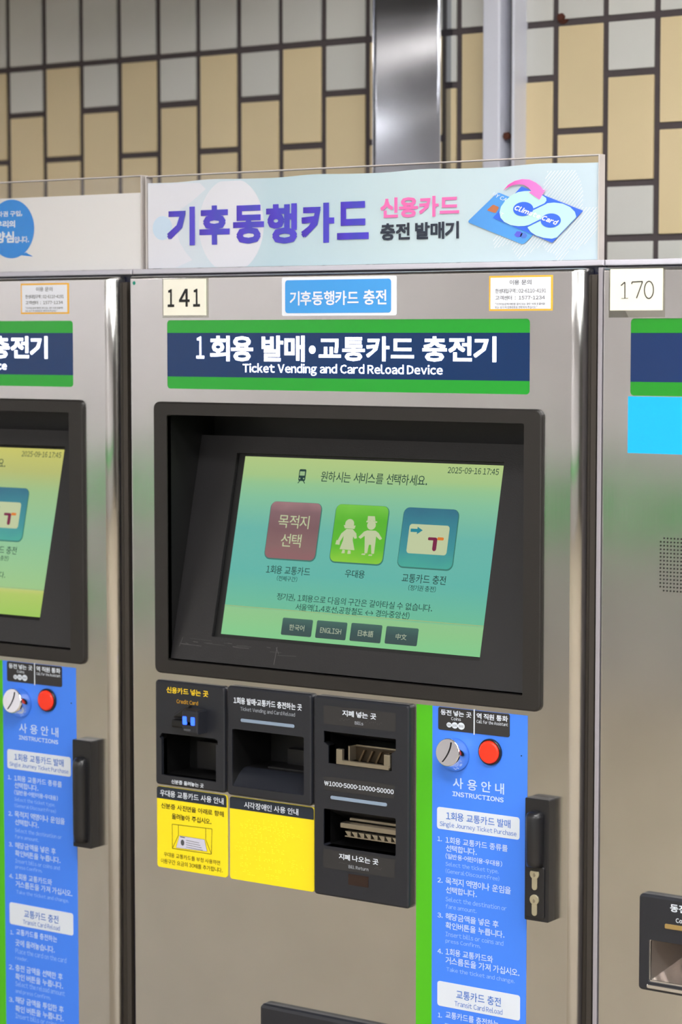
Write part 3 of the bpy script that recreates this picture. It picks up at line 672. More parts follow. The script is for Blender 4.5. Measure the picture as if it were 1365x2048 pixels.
def yellow_plates(root):
    a = (0.04396,0.16174,0.91106,1.02058); c_ = (0.16613,0.30139,0.91099,1.02038)
    for q, hz, two in ((a, (0.0438,1.00422)[1]/2+(0.1625,1.00412)[1]/2, False), (c_, (0.16598,1.00403)[1]/2+(0.30141,1.00474)[1]/2, True)):
        b = MB(); b.prism(rrect(*q, .004), -.0015, 0, .0004); p = b.build('guide_plate', YELLOW, root)
        i = Ink(-.0015-E); pts = rrect(q[0]+.0003, q[1]-.0003, q[2], q[3]-.0003, .004); up = [u for u in pts if u[1] > q[3]-.006]
        i.poly([(q[0]+.0003, hz), (q[1]-.0003, hz)]+up); i.build('header_band', NAVYBAND, p)
        i = Ink(-.0015-2*E)
        if two: i.text('시각장애인 사용 안내', 0.23372,1.01156,0.08663,0.00845, .012)
        else: i.text('우대용 교통카드 사용 안내', 0.10353,1.01201,0.10656,0.00866, .012)
        i.build('lettering', WHITEINK, p)
        if not two:
            i = Ink(-.0015-E)
            i.text('신분증 사진면을 아래로 향해', 0.10418,0.99486,0.10511,0.00733, .012); i.text('올려놓아 주십시오.', 0.10284,0.98243,0.06651,0.00767, .012)
            i.text('우대용 교통카드를 부정 사용하면', 0.10298,0.9295,0.09464,0.00602, .004); i.text('이용구간 요금의 30배를 추가합니다.', 0.10253,0.9201,0.10368,0.00636, .004)
            P = [(0.07016,0.97151),(0.13709,0.9732),(0.1359,0.93939),(0.07038,0.93881),(0.08072,0.97176),(0.08064,0.95803),(0.12674,0.97279),(0.12666,0.95783),(0.08275,0.95745),(0.12458,0.95724),(0.12866,0.9423),(0.07695,0.94081),(0.07102,0.94007),(0.13549,0.94017)]
            w = .0007; i.next()
            for u, v in ((0, 1), (1, 2), (2, 3), (3, 0), (4, 5), (6, 7), (5, 12), (7, 13), (8, 9), (9, 10), (10, 11), (11, 8)): i.line(P[u], P[v], w)
            i.build('dark_lettering', OLIVEINK, p)
            i = Ink(-.0015-E*1.5); i.poly([P[8], P[9], P[10], P[11]]); i.build('card_drawing', mat('pale_lilac_print', (208, 208, 226), .5), p)
            i = Ink(-.0015-E*2.2); cx, cz = 0.08796,0.94888; i.poly(ellipse(cx, cz, .003, .004)); 
            for k in range(4): i.line((cx+.006, cz+.004-.003*k), (cx+.028+.002*k, cz+.003-.003*k), .0006)
            i.line((cx-.004, cz+.0075), (cx+.004, cz+.0072), .0012); i.build('card_detail', GREYINK, p)
        else:
            b = MB(); random.seed(11)
            rows = ((790,265,1165,318), (735,310,1150,365), (840,345,1240,412), (735,380,1120,432), (700,430,1060,478), (690,490,1090,520), (735,560,1180,610), (950,590,1290,668), (735,620,1170,700), (680,665,1045,740))
            Q = [[(0.1954,0.99416),(0.27014,0.99442),(0.18423,0.98546),(0.26718,0.98647),(0.20545,0.98227),(0.28483,0.98103),(0.18419,0.97396),(0.26125,0.9749),(0.17705,0.96486),(0.24937,0.96597),(0.17497,0.95473),(0.2553,0.95827),(0.18409,0.94435),(0.27303,0.94756),(0.22743,0.94496),(0.29456,0.94098),(0.18406,0.93448),(0.27105,0.93273),(0.17282,0.92561),(0.24632,0.92297)]][0]
            for k in range(0, len(Q), 2):
                (xa, za), (xb, zb) = Q[k], Q[k+1]; n = int((xb-xa)/.0025)
                for j in range(n):
                    if j % 3 == 2 or random.random() < .12: continue
                    for r_ in (0, 1, 2):
                        if random.random() < .5:
                            x, z = xa+(xb-xa)*j/n, za+(zb-za)*j/n-r_*.0023
                            o_ = [b.V((x+.0009*math.cos(t), -.0015, z+.0009*math.sin(t))) for t in (0, 1.257, 2.513, 3.77, 5.027)]; tip = b.V((x, -.0023, z))
                            for s_ in range(5): b.idx((o_[s_], o_[(s_+1) % 5], tip), True)
            setp(b.build('braille_dots', YELLOW, p), kind='stuff')

XG0, XG1, XG2 = (0.45534,0.98476)[0], (0.47854,0.98768)[0], (0.61274,1.00458)[0]
def strips(root):
    zt = (0.45452,1.16682)[1]/2+(0.61066,1.16701)[1]/2
    b = MB(); b.box(XG0, XG1, -.0006, 0, .12, zt); b.build('green_stripe', GREEN, root)
    b = MB(); b.box(XG1, XG2, -.0006, 0, .12, zt); p = b.build('instruction_strip', BLUE, root); y = -.0006-E
    i = Ink(y)
    i.text('사 용 안 내', 0.5449,1.07491,0.07242,0.01346, .012); i.text('INSTRUCTIONS', 0.54435,1.06142,0.07268,0.00593, .03)
    big = Ink(y)
    def L(t, a, w=.012): i.text(t, *a, weight=w)
    L('1.', (0.48991,1.00315,0.00652,0.00559)); L('1회용 교통카드 종류를', (0.54245,1.00313,0.08831,0.0083)); L('선택합니다.', (0.52102,0.99318,0.04443,0.00834)); L('(일반용·어린이용·우대용)', (0.53874,0.98316,0.08072,0.00713))
    L('2.', (0.49059,0.95182,0.00746,0.00601)); L('목적지 역명이나 운임을', (0.54497,0.95227,0.09291,0.00911)); L('선택합니다.', (0.52127,0.94128,0.04449,0.00836))
    L('3.', (0.49078,0.90812,0.00747,0.00602)); L('해당금액을 넣은 후', (0.53655,0.90828,0.07568,0.00875)); L('확인버튼을 누릅니다.', (0.54079,0.89696,0.08405,0.00875))
    L('4.', (0.49097,0.86311,0.00748,0.00603)); L('1회용 교통카드와', (0.53282,0.86417,0.06783,0.00878)); L('거스름돈을 가져 가십시오.', (0.55147,0.85332,0.10502,0.00915))
    L('1.', (0.49107,0.78286,0.00609,0.00565)); L('교통카드를 충전하는', (0.53732,0.78511,0.07612,0.0088))
    L('곳에 올려놓습니다.', (0.53408,0.76966,0.07318,0.00947)); L('2.', (0.48933,0.733,0.00912,0.00638)); L('충전 금액을 선택한 후', (0.54094,0.73354,0.08787,0.00948)); L('확인 버튼을 누릅니다.', (0.54113,0.72108,0.08857,0.00949))
    L('3.', (0.48869,0.68618,0.00913,0.00639)); L('해당 금액을 투입한 후', (0.54123,0.68768,0.08967,0.0095)); L('확인 버튼을 누릅니다.', (0.54108,0.67514,0.08969,0.00951))
    i.build('lettering', mat('soft_white_ink', (196, 218, 252), .6), p)
    i = Ink(y)
    L('Select the ticket type.', (0.5362,0.97281,0.07556,0.00674), 0); L('(General·Discount·Free)', (0.53681,0.96466,0.0767,0.00635), 0)
    L('Select the destination or', (0.54207,0.92975,0.0869,0.00595), 0); L('fare amount.', (0.52091,0.92069,0.04452,0.00558), 0)
    L('Insert bills or coins and', (0.54005,0.8862,0.08249,0.00597), 0); L('press Confirm.', (0.52387,0.87719,0.05005,0.00639), 0); L('Take the ticket and change.', (0.54876,0.84154,0.09717,0.00677), 0)
    L('Place the card on the card', (0.54463,0.75801,0.09458,0.00736), 0); L('reader.', (0.50889,0.74805,0.02333,0.00529), 0); L('Select the reload amount', (0.5427,0.71094,0.09202,0.00738), 0); L('and press Confirm.', (0.52946,0.69984,0.06578,0.0074), 0); L('Insert bills or coins and', (0.54214,0.6649,0.09212,0.0074), 0)
    i.build('english_lettering', mat('faint_blue_ink', (158, 196, 253), .6), p)
    for q in ((0.48584,0.60297,1.01559,1.04271), (0.4871,0.60495,0.79467,0.82564)):
        b = MB(); b.prism(rrect(*q, .0035), y, -.0006); b.build('heading_box', HEADBOX, p)
    i = Ink(y-E); L('1회용 교통카드 발매', (0.54488,1.03327,0.09111,0.01026), .008); L('Single Journey Ticket Purchase', (0.54454,1.0217,0.10894,0.0079), 0); L('교통카드 충전', (0.54655,0.81313,0.06367,0.01117), .008); L('Transit Card Reload', (0.54659,0.80146,0.06827,0.00679), .0)
    i.build('blue_lettering', BLUEINK, p)
    # caption plate
    q = (0.48727,0.58851,1.1386,1.16662); b = MB(); b.prism(rrect(*q, .0025), -.0014, -.0006, .0003); b.build('caption_plate', PLATE, p)
    y = -.0014-E; i = Ink(y); L('동전 넣는 곳', (0.51322,1.1606,0.04403,0.00683), .02); L('역 직원 통화', (0.56449,1.16052,0.04396,0.00712), .02); 
    i.next(); xx, zz = 0.53912,1.15264; i.rect(xx-.0008, xx+.0008, zz-.0155, zz+.0155)
    L('Coins', (0.51318,1.15398,0.01394,0.00414), .006); L('Call for the Assistant', (0.56453,1.15388,0.04397,0.0041), .006)
    for e_ in ((0.50341,1.14566,0.00368,0.00316), (0.5115,1.1458,0.00451,0.00387), (0.52072,1.14578,0.00491,0.00431)): i.next(); i.poly(ellipse(*e_))
    i.build('caption_lettering', WHITEINK, p)
    i = Ink(y-E); L('50', (0.50351,1.14567,0.00505,0.00271), .01); L('100', (0.51161,1.14577,0.00651,0.0027), .01); L('500', (0.52082,1.1457,0.0069,0.00288), .01); i.build('coin_numerals', GREYINK, p)
    # coin slot knob, red button, pin hole
    cx, cz = 0.51165,1.11381; cz -= .004; fx, fz = 0, .0085; n = 40
    def ringp(r, y, dx, dz, tilt=0.): return [(cx+dx+r*math.cos(2*math.pi*k/n), y+tilt*math.sin(2*math.pi*k/n), cz+dz+r*math.sin(2*math.pi*k/n)) for k in range(n)]
    b = MB(); b.loft([ringp(.0205, -.0006, 0, 0), ringp(.0202, -.005, 0, .0004), ringp(.0190, -.011, 0, .002), ringp(.0175, -.016, 0, .0040), ringp(.0168, -.0183, 0, .0052, .0022), ringp(.0160, -.0192, 0, .0054, .0022)])
    kn = b.build('coin_knob', CHROME, root)
    b = MB(); pts = []
    for k in range(11): t = k/10; pts.append((cx+.0030-.0105*t*t*1.0+.0015, cz+.0054+.0125-.0245*t))
    w = .0009; yf = lambda z: -.0196+.0022*(z-cz-.0054)/.016
    for u, v in zip(pts, pts[1:]): b.face([(u[0]-w, yf(u[1]), u[1]), (v[0]-w, yf(v[1]), v[1]), (v[0]+w, yf(v[1]), v[1]), (u[0]+w, yf(u[1]), u[1])][::-1])
    b.build('coin_slot', mat('slot_black', (4, 4, 5), .8), kn)
    cx, cz = 0.56196,1.1183; b = MB(); b.loft([[(cx+r*math.cos(2*math.pi*k/32), y_, cz+r*math.sin(2*math.pi*k/32)) for k in range(32)] for r, y_ in ((.0160, -.0006), (.0160, -.0035), (.0152, -.0045), (.0142, -.0045), (.0140, -.003))], cap1=True); bt = b.build('call_button', HANDLE, root)
    b = MB(); b.loft([[(cx+r*math.cos(2*math.pi*k/32), y_, cz+r*math.sin(2*math.pi*k/32)) for k in range(32)] for r, y_ in ((.0138, -.003), (.0138, -.0055), (.0130, -.0066), (.0115, -.0070))]); b.build('red_cap', RED, bt)
    xx, zz = 0.60473,1.11777; b = MB(); b.cyl(xx, zz, .0010, .0008, 0, -.001, 10); b.build('pin_hole', DARKPL, root)

def handle(root, closed=False):
    x0, x1, z1, z0 = .6185, .6510, 1.0712, .9240-.0
    if closed: z0 = z0
    b = MB(); b.prism(rrect(x0, x1, z0, z1, .0012, 2), -.0150, 0, .0008); h = b.build('door_handle', HANDLE, root)
    xc = x0+.0150; r = .0108
    def lever(za, zb, yt):
        n = 14; rings = []; steps = [(0, .3, .35), (.02, .72, .7), (.06, .95, .92), (.12, 1, 1), (.5, .98, 1.02), (.9, .96, 1.0), (1, .93, .9)]
        for t, k, d in steps:
            z = zb+(za-zb)*t; rings.append([(xc+r*k*math.cos(math.pi*j/n), -.0148-(yt*d)*math.sin(math.pi*j/n)**.7, z) for j in range(n+1)]+[(xc-r*k, -.0140, z), (xc+r*k, -.0140, z)])
        b = MB(); b.loft(rings); return b
    if closed:
        lever(z0+.008, z1-.022, .011).build('lever', HANDLE, h)
    else:
        lever(z0+.0665, z1-.014, .0125).build('lever', HANDLE, h)
        b = MB(); b.prism(rrect(xc-.0118, xc+.0128, z0+.004, z0+.0665, .003), -.0172, -.0148, .001); b.build('lock_plate', HANDLE, h)
        for zc in (z0+.0575, z0+.0265):
            b = MB(); cir = ellipse(xc+.0004, zc, .0062, .0062, 28)
            if zc > z0+.05: cir = [(x, min(z, z0+.0610)) for x, z in cir]
            b.prism(cir, -.0192, -.0160, .0005); b.prism(rrect(xc+.0004-.0036, xc+.0004+.0036, zc-.0195, zc-.003, .0035), -.0188, -.0160, .0005)
            lc = b.build('lock_cylinder', BRASS, h)
        b = MB()
        for zc in (z0+.0575, z0+.0265): b.next(); b.prism(ellipse(xc+.0004, zc-.001, .0010, .0026, 12), -.0200, -.0190); b.cyl(xc+.0004, zc-.001, .0020, .0018, -.0188, -.0195, 16)
        b.build('keyhole', TRAYMETAL, h)

def tray_panel(root):
    x0, z1 = 0.22107,0.75695; b = MB(); b.prism(rrect(x0, .4445, z1-.17, z1-.001, .006), -.012, .006, .005)
    me = b.mesh('ticket_tray', BLUEBLACK, True); c = MB(); c.prism(rrect(x0+.02, .4245, z1-.15, z1-.05, .003), -.03, .03)
    p = link('ticket_tray', cut(me, c.mesh('c', BLUEBLACK, True), 'ticket_tray'), root)
    b = MB(); b.well(x0+.02, .4245, z1-.15, z1-.05, -.008, .07); b.build('tray_recess', DARKPL, p)
    return (x0+.004, .4405, z1-.166, z1-.005)

def paper_label(root, name, box, y, m, tape=None):
    if tape:
        b = MB(); b.box(tape[0], tape[1], -.0003, 0, tape[2], tape[3]); b.build('tape', TAPE, root)
    b = MB(); b.box(box[0], box[1], y, 0, box[2], box[3]); return b.build(name, m, root)

def full_holes():
    H = [(SIGN[0], SIGN[1], SIGN[2], SIGN[3], .0045), (OPEN[0]-.0015, OPEN[1]+.0015, OPEN[2]-.003, OPEN[3]+.0015, .001)]
    for k in ('card', 'ticket', 'bill'): a = MODS[k]; H.append((a[0]+.003, a[1]-.003, a[2]+.003, a[3]-.003, .002))
    return H

# --- the middle machine
M1 = empty('ticket_machine', (0, 0, 0), 'steel ticket vending machine marked 141, in the middle, with a teal touchscreen', 'ticket machine', 'ticket vending machines')
xt, zt_ = 0.22107,0.75695
cabinet(M1, full_holes()+[(xt+.004, .4405, zt_-.166, zt_-.005, .002)])
header_sign(M1, SIGN); info_sticker(M1); bezel(M1); display(M1); card_module(M1); ticket_module(M1); bill_module(M1); yellow_plates(M1); strips(M1); handle(M1); tray_panel(M1)
tp = (0.05726,0.13373,1.64203,1.69335)
lb = paper_label(M1, 'number_label', (0.06016,0.12979,1.64516,1.69202), -.0018, CREAMPAPER, tp)
i = Ink(-.0018-E); i.text('1', 0.07313,1.66768,0.01093,0.0233, .022); i.text('4', 0.09547,1.66793,0.01769,0.0232, .022); i.text('1', 0.11566,1.66776,0.01133,0.02312, .022); i.build('lettering', BLACKINK, lb)
q = (0.25149,0.42431,1.64367,1.69205); b = MB(); b.prism(rrect(*q, .002), -.0008, 0); lb = b.build('service_sticker', WHITEPAPER, M1)
i = Ink(-.0008-E); i.rect(0.25687,0.41725,1.64709,1.68845, .004); i.build('blue_panel', SKY, lb)
i = Ink(-.0008-2*E); i.text('기후동행카드', 0.31686,1.66561,0.10498,0.01798, .022); i.text('충전', 0.39362,1.66602,0.03414,0.01855, .022); i.build('lettering', WHITEPAPER, lb)
b = MB(); xx, zz = 0.00914,1.68804; b.cyl(xx, zz, .0026, .002, 0, -.0006, 12); b.build('green_dot', mat('teal_dot', (20, 140, 120), .5), M1)

# --- the left machine: same model, handle shut, yellower display
M0 = empty('ticket_machine', (-.711, 0, 0), 'steel ticket vending machine at the left edge, with a yellow-green touchscreen', 'ticket machine', 'ticket vending machines')
def copy_tree(o, parent):
    c = o.copy(); COL.objects.link(c); c.parent = parent
    for ch in list(o.children): copy_tree(ch, c)
    return c
for ch in list(M1.children):
    if ch.name.split('.')[0] in ('touchscreen', 'door_handle', 'number_label', 'service_sticker', 'green_dot', 'notice_sticker', 'scratches', 'tape'): continue
    copy_tree(ch, M0)
display(M0, True); handle(M0, True); info_sticker(M0, -.0370)

# --- the right machine: another model
M2 = empty('ticket_machine', (.711, 0, 0), 'steel machine numbered 170 at the right edge, with a speaker grille and cyan panel', 'ticket machine', 'ticket vending machines')
S2 = (0.03432,1.63908, 0.03458,1.5505)
s2 = (.0350, .60, S2[3]-.0002, S2[1]-.0005)
pan = (0.05619,0.97517, 0.05809,0.86195); px0 = (pan[0]+pan[2])/2; pan = (px0, px0+.24, pan[3], pan[1])
cabinet(M2, [(s2[0], s2[1], s2[2], s2[3], .0045), (pan[0]+.003, pan[1]-.003, pan[2]+.003, pan[3]-.003, .002)], dx0=-.0004)
header_sign(M2, s2, lit=False, text=False)
b = MB(); b.prism(rrect(-.0082, -.0026, .06, 1.6975, .0008, 2), .0005, .0262, .0008); b.build('edge_strip', mat('grey_lilac_strip', (150, 146, 153), .5), M2)
q = (0.03249,1.54943, 0.03249,1.48435); b = MB(); b.box((q[0]+q[2])/2, .60, -.0006, 0, q[3], q[1]); b.build('cyan_panel', CYAN, M2)
tp = (0.00624,0.07813,1.63966,1.6983)
lb = paper_label(M2, 'number_label', (0.0082,0.07537,1.64781,1.69523), -.0008, OLDPAPER, tp)
i = Ink(-.0008-E)
def thin(P, w=.0014):
    for u, v in zip(P, P[1:]): i.line(u, v, w)
thin([(0.0223,1.67613),(0.02738,1.6802),(0.02758,1.66121)]); thin([(0.02292,1.66145),(0.03176,1.66159)], .0007); thin([(0.03623,1.67762),(0.03643,1.68009),(0.05006,1.68054),(0.04242,1.6615)])
o_ = ellipse(0.05821,1.6709,0.00574,0.00974); thin(o_+[o_[0]]); i.build('lettering', BLACKINK, lb)
# speaker grille: rows of drilled holes
sx, sz = 0.07596,1.38812; b = MB(); dx_, dz_ = .00435, .00430
sp = MB(); sp.prism(rrect(sx-.002, sx+.15, sz-.0620, sz+.002, .002), -.0003, 0)
for r_ in range(15):
    for c_ in range(34):
        if (r_ in (0, 14)) and c_ in (0, 33): continue
        b.flat(ellipse(sx+c_*dx_, sz-r_*dz_, .00105, .00105, 8), -.0003-E)
g = sp.build('speaker_grille', STEEL, M2); setp(b.build('drilled_holes', mat('hole_black', (20, 18, 16), .8), g), kind='stuff')
# coin return cup
o1 = 0.0711,0.92258; o2 = 0.07041,0.87295
oc = ((o1[0]+o2[0])/2, pan[1]-.03, o2[1], o1[1])
p = module_panel(M2, 'coin_return_module', pan, [oc], .010)
b = MB(); x0, x1, z0, z1 = oc; b.well(x0, x1, z0, z1, -.008, .055, x0+.028, x1-.028, z0+.030, z1-.006); 
cup = b.build('steel_cup', mat('grimy_steel_cup', (196, 190, 186), .16, .95, noise=.2, nscale=12), p)
b = MB(); e = .0018
b.box(x0+.001, x1-.001, -.0085, -.006, z0-.0005, z0+.0020); b.box(x0, x0+.0014, -.0085, -.006, z0, z1); b.build('cup_rim', CHROME, p)
b = MB(); b.prism(rrect(x0-.002, x1+.002, z0-.0075, z0-.0025, .002), -.0112, -.009, .0009); b.build('lower_trim', CHROME, p)
xx, zz = 0.0913,0.94154; b = MB(); b.prism(rrect(xx, xx+.10, zz-.0028, zz+.0028, .0015), -.0110, -.008, .0005); b.build('light_bar', BAR2, p)
i = Ink(-.0102); x_, z_ = 0.09782,0.96392; i.text('동전 나오는 곳', x_+.036, z_, .072, .0092, .02); x_, z_ = 0.10522,0.95019; i.text('Coin Return', x_+.0185, z_, .037, .0055, .012); i.build('lettering', WHITEINK, p)

# ------------------------------------------------------------------ banners in acrylic sleeves on the lids
def sleeve(name, x0, x1, z0, z1, zc, label, cardmat, wavy=False):
    """acrylic sheet front and back, polished edges, printed card between them; stands on the lid"""
    e = empty(name, ((x0+x1)/2, .031, z0), label, 'sign', 'sign sleeves on the machines'); ox, oy, oz = e.location
    f = lambda x, y, z: (x-ox, y-oy, z-oz)
    b = MB(f); b.box(x0, x1, .0235, .0250, z0, z1); b.box(x0, x1, .0350, .0365, z0, z1); b.build('acrylic_sheet', ACRYL, e)
    b = MB(f); t = .0016
    b.box(x0, x1, .0233, .0367, z1, z1+.0013); b.box(x1, x1+t, .0233, .0367, z0, z1+.0013); b.box(x0-t, x0, .0233, .0367, z0, z1+.0013); b.build('polished_edge', EDGE, e)
    if wavy:
        n = 60; top = [(x1-.001-(x1-x0-.002)*k/n, zc+.0014*math.sin(5+26*k/n)*(.4+.6*math.sin(k*.21)**2)-.0006) for k in range(n+1)]
        P = [(x0+.001, z0+.0004), (x1-.001, z0+.0004)]+top
    else: P = rrect(x0+.001, x1-.001, z0+.0004, zc)
    b = MB(f); b.prism(P, .0256, .0264); c = b.build('printed_card', cardmat, e)
    return e, c, f
BN = (0.01178,0.68942,1.70351,1.82816)
bz0, bz1 = 1.7070, (0.01138,1.82566)[1]/2+(0.69045,1.83064)[1]/2
eB, cB, fB = sleeve('banner_sign', BN[0], BN[1], bz0, bz1, bz1-.0072, 'long pale blue banner in a clear sleeve on top of the middle machine', 
  ramp('pale_blue_gradient_print', [(0, (232, 240, 252)), (.12, (226, 238, 250)), (.3, (202, 228, 240)), (.62, (214, 236, 244)), (1, (214, 234, 248))], 'X', .5), True)
y = .0256-E
i = Ink(y, fB); zc0 = bz0+.0006; zc1 = bz1-.0100
def clip(poly): return [(min(max(a, BN[0]+.0012), BN[1]-.0012), min(max(c, zc0), zc1)) for a, c in poly]
i.poly(clip(ellipse(0.15125,1.76104,0.0528,0.06072, 60)))
i.layer(); i.poly(clip([(0.01134,1.82106),(0.07717,1.82194),(0.10039,1.81721),(0.11025,1.8091),(0.08783,1.7943),(0.06691,1.78322),(0.05838,1.7606),(0.06666,1.7408),(0.07663,1.72753),(0.08741,1.71755),(0.05802,1.70299),(0.01217,1.70234)]))
i.build('white_shape', mat('white_print', (240, 242, 253), .5), cB)
i = Ink(y-E, fB); i.poly(ellipse(0.03766,1.76046,0.01652,0.01575)); i.build('pale_disc', mat('pale_disc_print', (206, 228, 250), .5), cB)
i = Ink(y-E, fB); hatch(i, [(0.6209,1.81251),(0.65795,1.81231),(0.66512,1.79972),(0.66876,1.78727),(0.66823,1.7688),(0.68789,1.7682),(0.68884,1.74237),(0.66304,1.71826),(0.65167,1.72097),(0.64325,1.70622),(0.63323,1.70764),(0.63173,1.71514),(0.62022,1.71786),(0.61438,1.72673),(0.60286,1.71945),(0.58254,1.70978),(0.57368,1.72003),(0.57216,1.72888),(0.54859,1.72306),(0.54555,1.73579),(0.57058,1.7453),(0.61107,1.78174)], .0034, R(47), .0010)
i.build('hatching', mat('white_hatching', (240, 246, 252), .5), cB)
PUR = ramp('violet_gradient_ink', [(0, (66, 40, 182)), (.3, (78, 58, 208)), (.6, (70, 70, 200)), (1, (84, 66, 218))], 'X', .5)
for t, a in (('기', (0.06918,1.76193,0.0467,0.05032)), ('후', (0.12482,1.76207,0.04971,0.0507)), ('동', (0.18017,1.76152,0.04981,0.0493)), ('행', (0.23278,1.76102,0.04884,0.05056)), ('카', (0.28914,1.76041,0.05099,0.05002)), ('드', (0.34278,1.7622,0.04787,0.04694))):
    i = Ink(y-2*E, fB); i.text(t, *a, weight=.040, rise=.0); i.build('large_lettering', PUR, cB)
i = Ink(y-2*E, fB); i.text('신용카드', 0.44147,1.77605,0.11462,0.0251, .036); i.build('pink_lettering', mat('pink_ink', (250, 118, 190), .5), cB)
i = Ink(y-2*E, fB); i.text('충전 발매기', 0.44132,1.74675,0.11421,0.02095, .036); i.build('dark_lettering', mat('navy_black_ink', (38, 48, 66), .5), cB)
# drawn cards
def rcorner(P, r=.004, n=4):
    out = []
    for k in range(len(P)):
        a, b_, c_ = Vector(P[k-1]), Vector(P[k]), Vector(P[(k+1) % len(P)]); u, v = (a-b_).normalized(), (c_-b_).normalized()
        for j in range(n+1): t = j/n; p0, p1 = b_+u*r, b_+v*r; out.append(tuple(p0*(1-t)**2+b_*2*t*(1-t)+p1*t*t))
    return out
i = Ink(y-3*E, fB); i.poly(rcorner([(0.55336,1.78992),(0.51034,1.75572),(0.589,1.72664),(0.62849,1.76129)])); i.build('drawn_card', ramp('card_blue_gradient', [(0, (82, 158, 236)), (1, (88, 172, 250))], 'X', .5), cB)
i = Ink(y-4*E, fB); i.poly(rcorner([(0.54709,1.7756),(0.55568,1.77193),(0.55056,1.76501),(0.53822,1.76891)], .002)); i.build('drawn_chip', mat('copper_print', (196, 118, 78), .5), cB)
i = Ink(y-4*E, fB); i.poly([(0.58012,1.74293),(0.58524,1.74243),(0.58817,1.73984),(0.58601,1.73613),(0.58017,1.73563),(0.57649,1.73861)]); i.build('drawn_mark', mat('violet_print', (98, 100, 232), .5), cB)
i = Ink(y-4*E, fB); i.poly([(0.58671,1.74088),(0.59181,1.74026),(0.59445,1.73781),(0.59229,1.73447),(0.58705,1.73422),(0.58454,1.73716)]); i.build('drawn_mark', mat('soft_blue_print', (88, 130, 228), .5), cB)
def slanted(ink, t, x, z, w, h, ang, wt=.02, sl=.4):
    v, q = glyphs(t, wt); bq = len(ink.v); c, s = math.cos(ang), math.sin(ang)
    for a, b_ in v: u, k = a*w+b_*h*sl, b_*h; ink.V((x+u*c-k*s, ink.y, z+u*s+k*c))
    for p in q: ink.idx([n_+bq for n_ in p])
i = Ink(y-4*E, fB); slanted(i, 'MY CARD', 0.56033,1.78238, .030, .0050, R(-24)); i.build('small_lettering', mat('pale_print', (226, 238, 252), .5), cB)
i = Ink(y-5*E, fB); i.poly(rcorner([(0.58632,1.7957),(0.54689,1.75955),(0.62876,1.72804),(0.66996,1.76443)], .001)); i.build('drawn_card', mat('royal_blue_print', (58, 108, 232), .5), cB)
MINT = mat('mint_print', (184, 230, 224), .5)
def card_pt(P): return P
i = Ink(y-6*E, fB)
i.poly([(0.55646,1.76585),(0.55863,1.77273),(0.56447,1.77948),(0.57324,1.78573),(0.58199,1.78896),(0.59072,1.78991),(0.59799,1.78992),(0.60234,1.7889),(0.61537,1.7841),(0.62043,1.78082),(0.62089,1.77769),(0.6169,1.77346),(0.6097,1.77118),(0.60249,1.7689),(0.60252,1.76452),(0.59531,1.75972),(0.59101,1.74981),(0.58227,1.74878),(0.57201,1.7503),(0.56317,1.75431),(0.55798,1.7595)])
i.layer(); i.poly([(0.6025,1.76803),(0.61114,1.77176),(0.6212,1.77457),(0.63124,1.77513),(0.64267,1.77353),(0.65266,1.76926),(0.65909,1.76351),(0.66098,1.75789),(0.65987,1.75607),(0.63515,1.73437),(0.62872,1.7329),(0.61721,1.73416),(0.60707,1.73714),(0.5998,1.74145),(0.5954,1.74657),(0.59611,1.74968),(0.59102,1.74881),(0.58227,1.74878),(0.58802,1.76118)])
i.build('drawn_ribbon', MINT, cB)
i = Ink(y-7*E, fB); i.poly(ellipse(0.58938,1.76879,0.01384,0.0084)); i.poly(ellipse(0.62707,1.75417,0.01363,0.0084))
i.layer(); i.line(*[(0.60322,1.768),(0.62149,1.77493)], .0016); i.line(*[(0.59539,1.74819),(0.61343,1.75547)], .0016)
i.build('ribbon_hole', mat('deep_blue_print', (56, 106, 232), .5), cB)
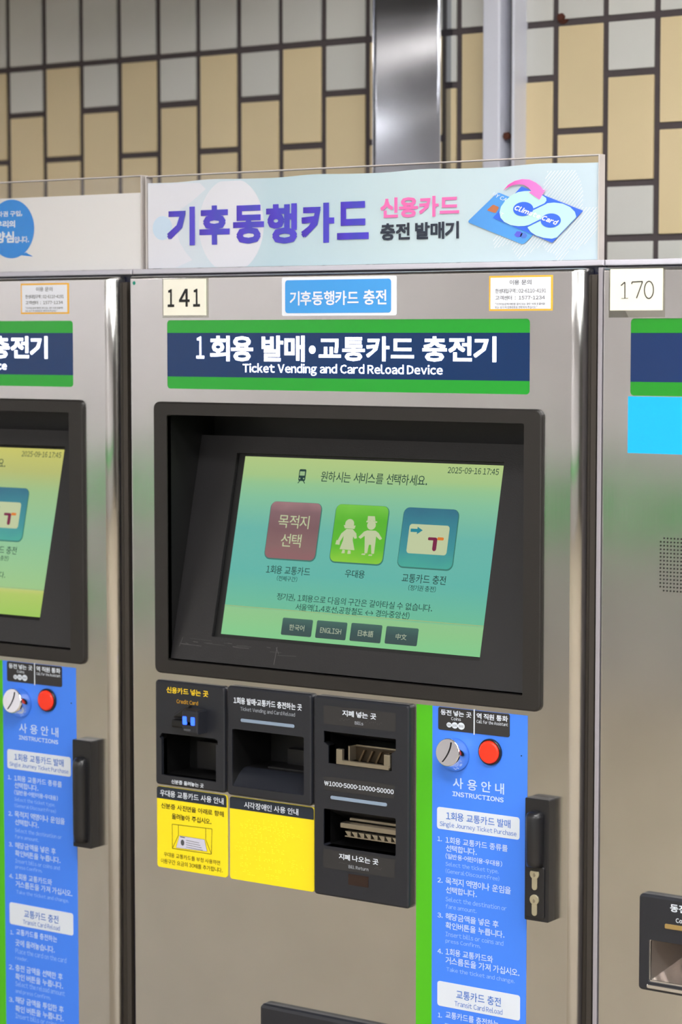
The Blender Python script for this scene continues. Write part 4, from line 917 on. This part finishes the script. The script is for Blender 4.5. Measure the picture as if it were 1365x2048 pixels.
i = Ink(y-8*E, fB); slanted(i, 'Climate Card', 0.60732,1.76126, .061, .0064, R(-19), .04); slanted(i, 'T', 0.56016,1.76322, .004, .004, R(-20)); i.build('card_lettering', mat('white_card_print', (250, 252, 255), .5), cB)
i = Ink(y-8*E, fB); i.poly([(0.56219,1.79151),(0.56876,1.7982),(0.57751,1.80228),(0.58771,1.80404),(0.59789,1.80316),(0.6066,1.79935),(0.61385,1.79411),(0.61676,1.79028),(0.61964,1.79068),(0.61181,1.77898),(0.59698,1.78845),(0.60089,1.78919),(0.59723,1.79369),(0.59067,1.79717),(0.58338,1.79831),(0.57462,1.79736),(0.56731,1.79448)]); i.build('pink_arrow', ramp('pink_arrow_print', [(0, (232, 60, 160)), (.5, (250, 120, 205)), (1, (252, 130, 205))], 'X', .5), cB)

# left banner: white card with a speech bubble
LB = (-.711+BN[0]+.001, (0.00193,1.76533)[0])
lz = (0.002,1.82995)[1]; lc = (0.00183,1.80822)[1]
eL, cL, fL = sleeve('banner_sign', LB[0], LB[1], bz0, lz, lc, 'white sign with a blue speech bubble in a clear sleeve on the left machine', mat('white_card_stock', (244, 243, 244), .5))
i = Ink(y, fL)
ex, ez, erx, erz = -0.23106,1.76607,0.04204,0.04046
i.poly(ellipse(ex, ez, erx, erz, 60)); i.poly([(-0.20403,1.73356),(-0.20078,1.73125),(-0.19125,1.72732),(-0.20713,1.72874),(-0.21472,1.72963)]); i.build('speech_bubble', mat('azure_print', (10, 150, 245), .5), cL)
i = Ink(y-E, fL); i.text('정당한 승차권 구입,', -0.25577,1.78686,0.09117,0.00793, .03); i.text('우리의', -0.24195,1.7728,0.03631,0.0098, .035); i.text('양심', -0.24322,1.75491,0.0343,0.01585, .04); i.text('입니다.', -0.21168,1.75099,0.02684,0.00901, .024); i.build('lettering', mat('white_sign_ink', (236, 244, 255), .5), cL)
# small grey clip seen between the two sleeves
b = MB(); b.box(-.0060, .0040, .045, .065, 1.7068, 1.735); b.box(-.004, .002, .050, .060, 1.735, 1.745); setp(b.build('cable_gland', DARKPL), 'small black fitting standing in the gap between the two banner sleeves', 'fitting')
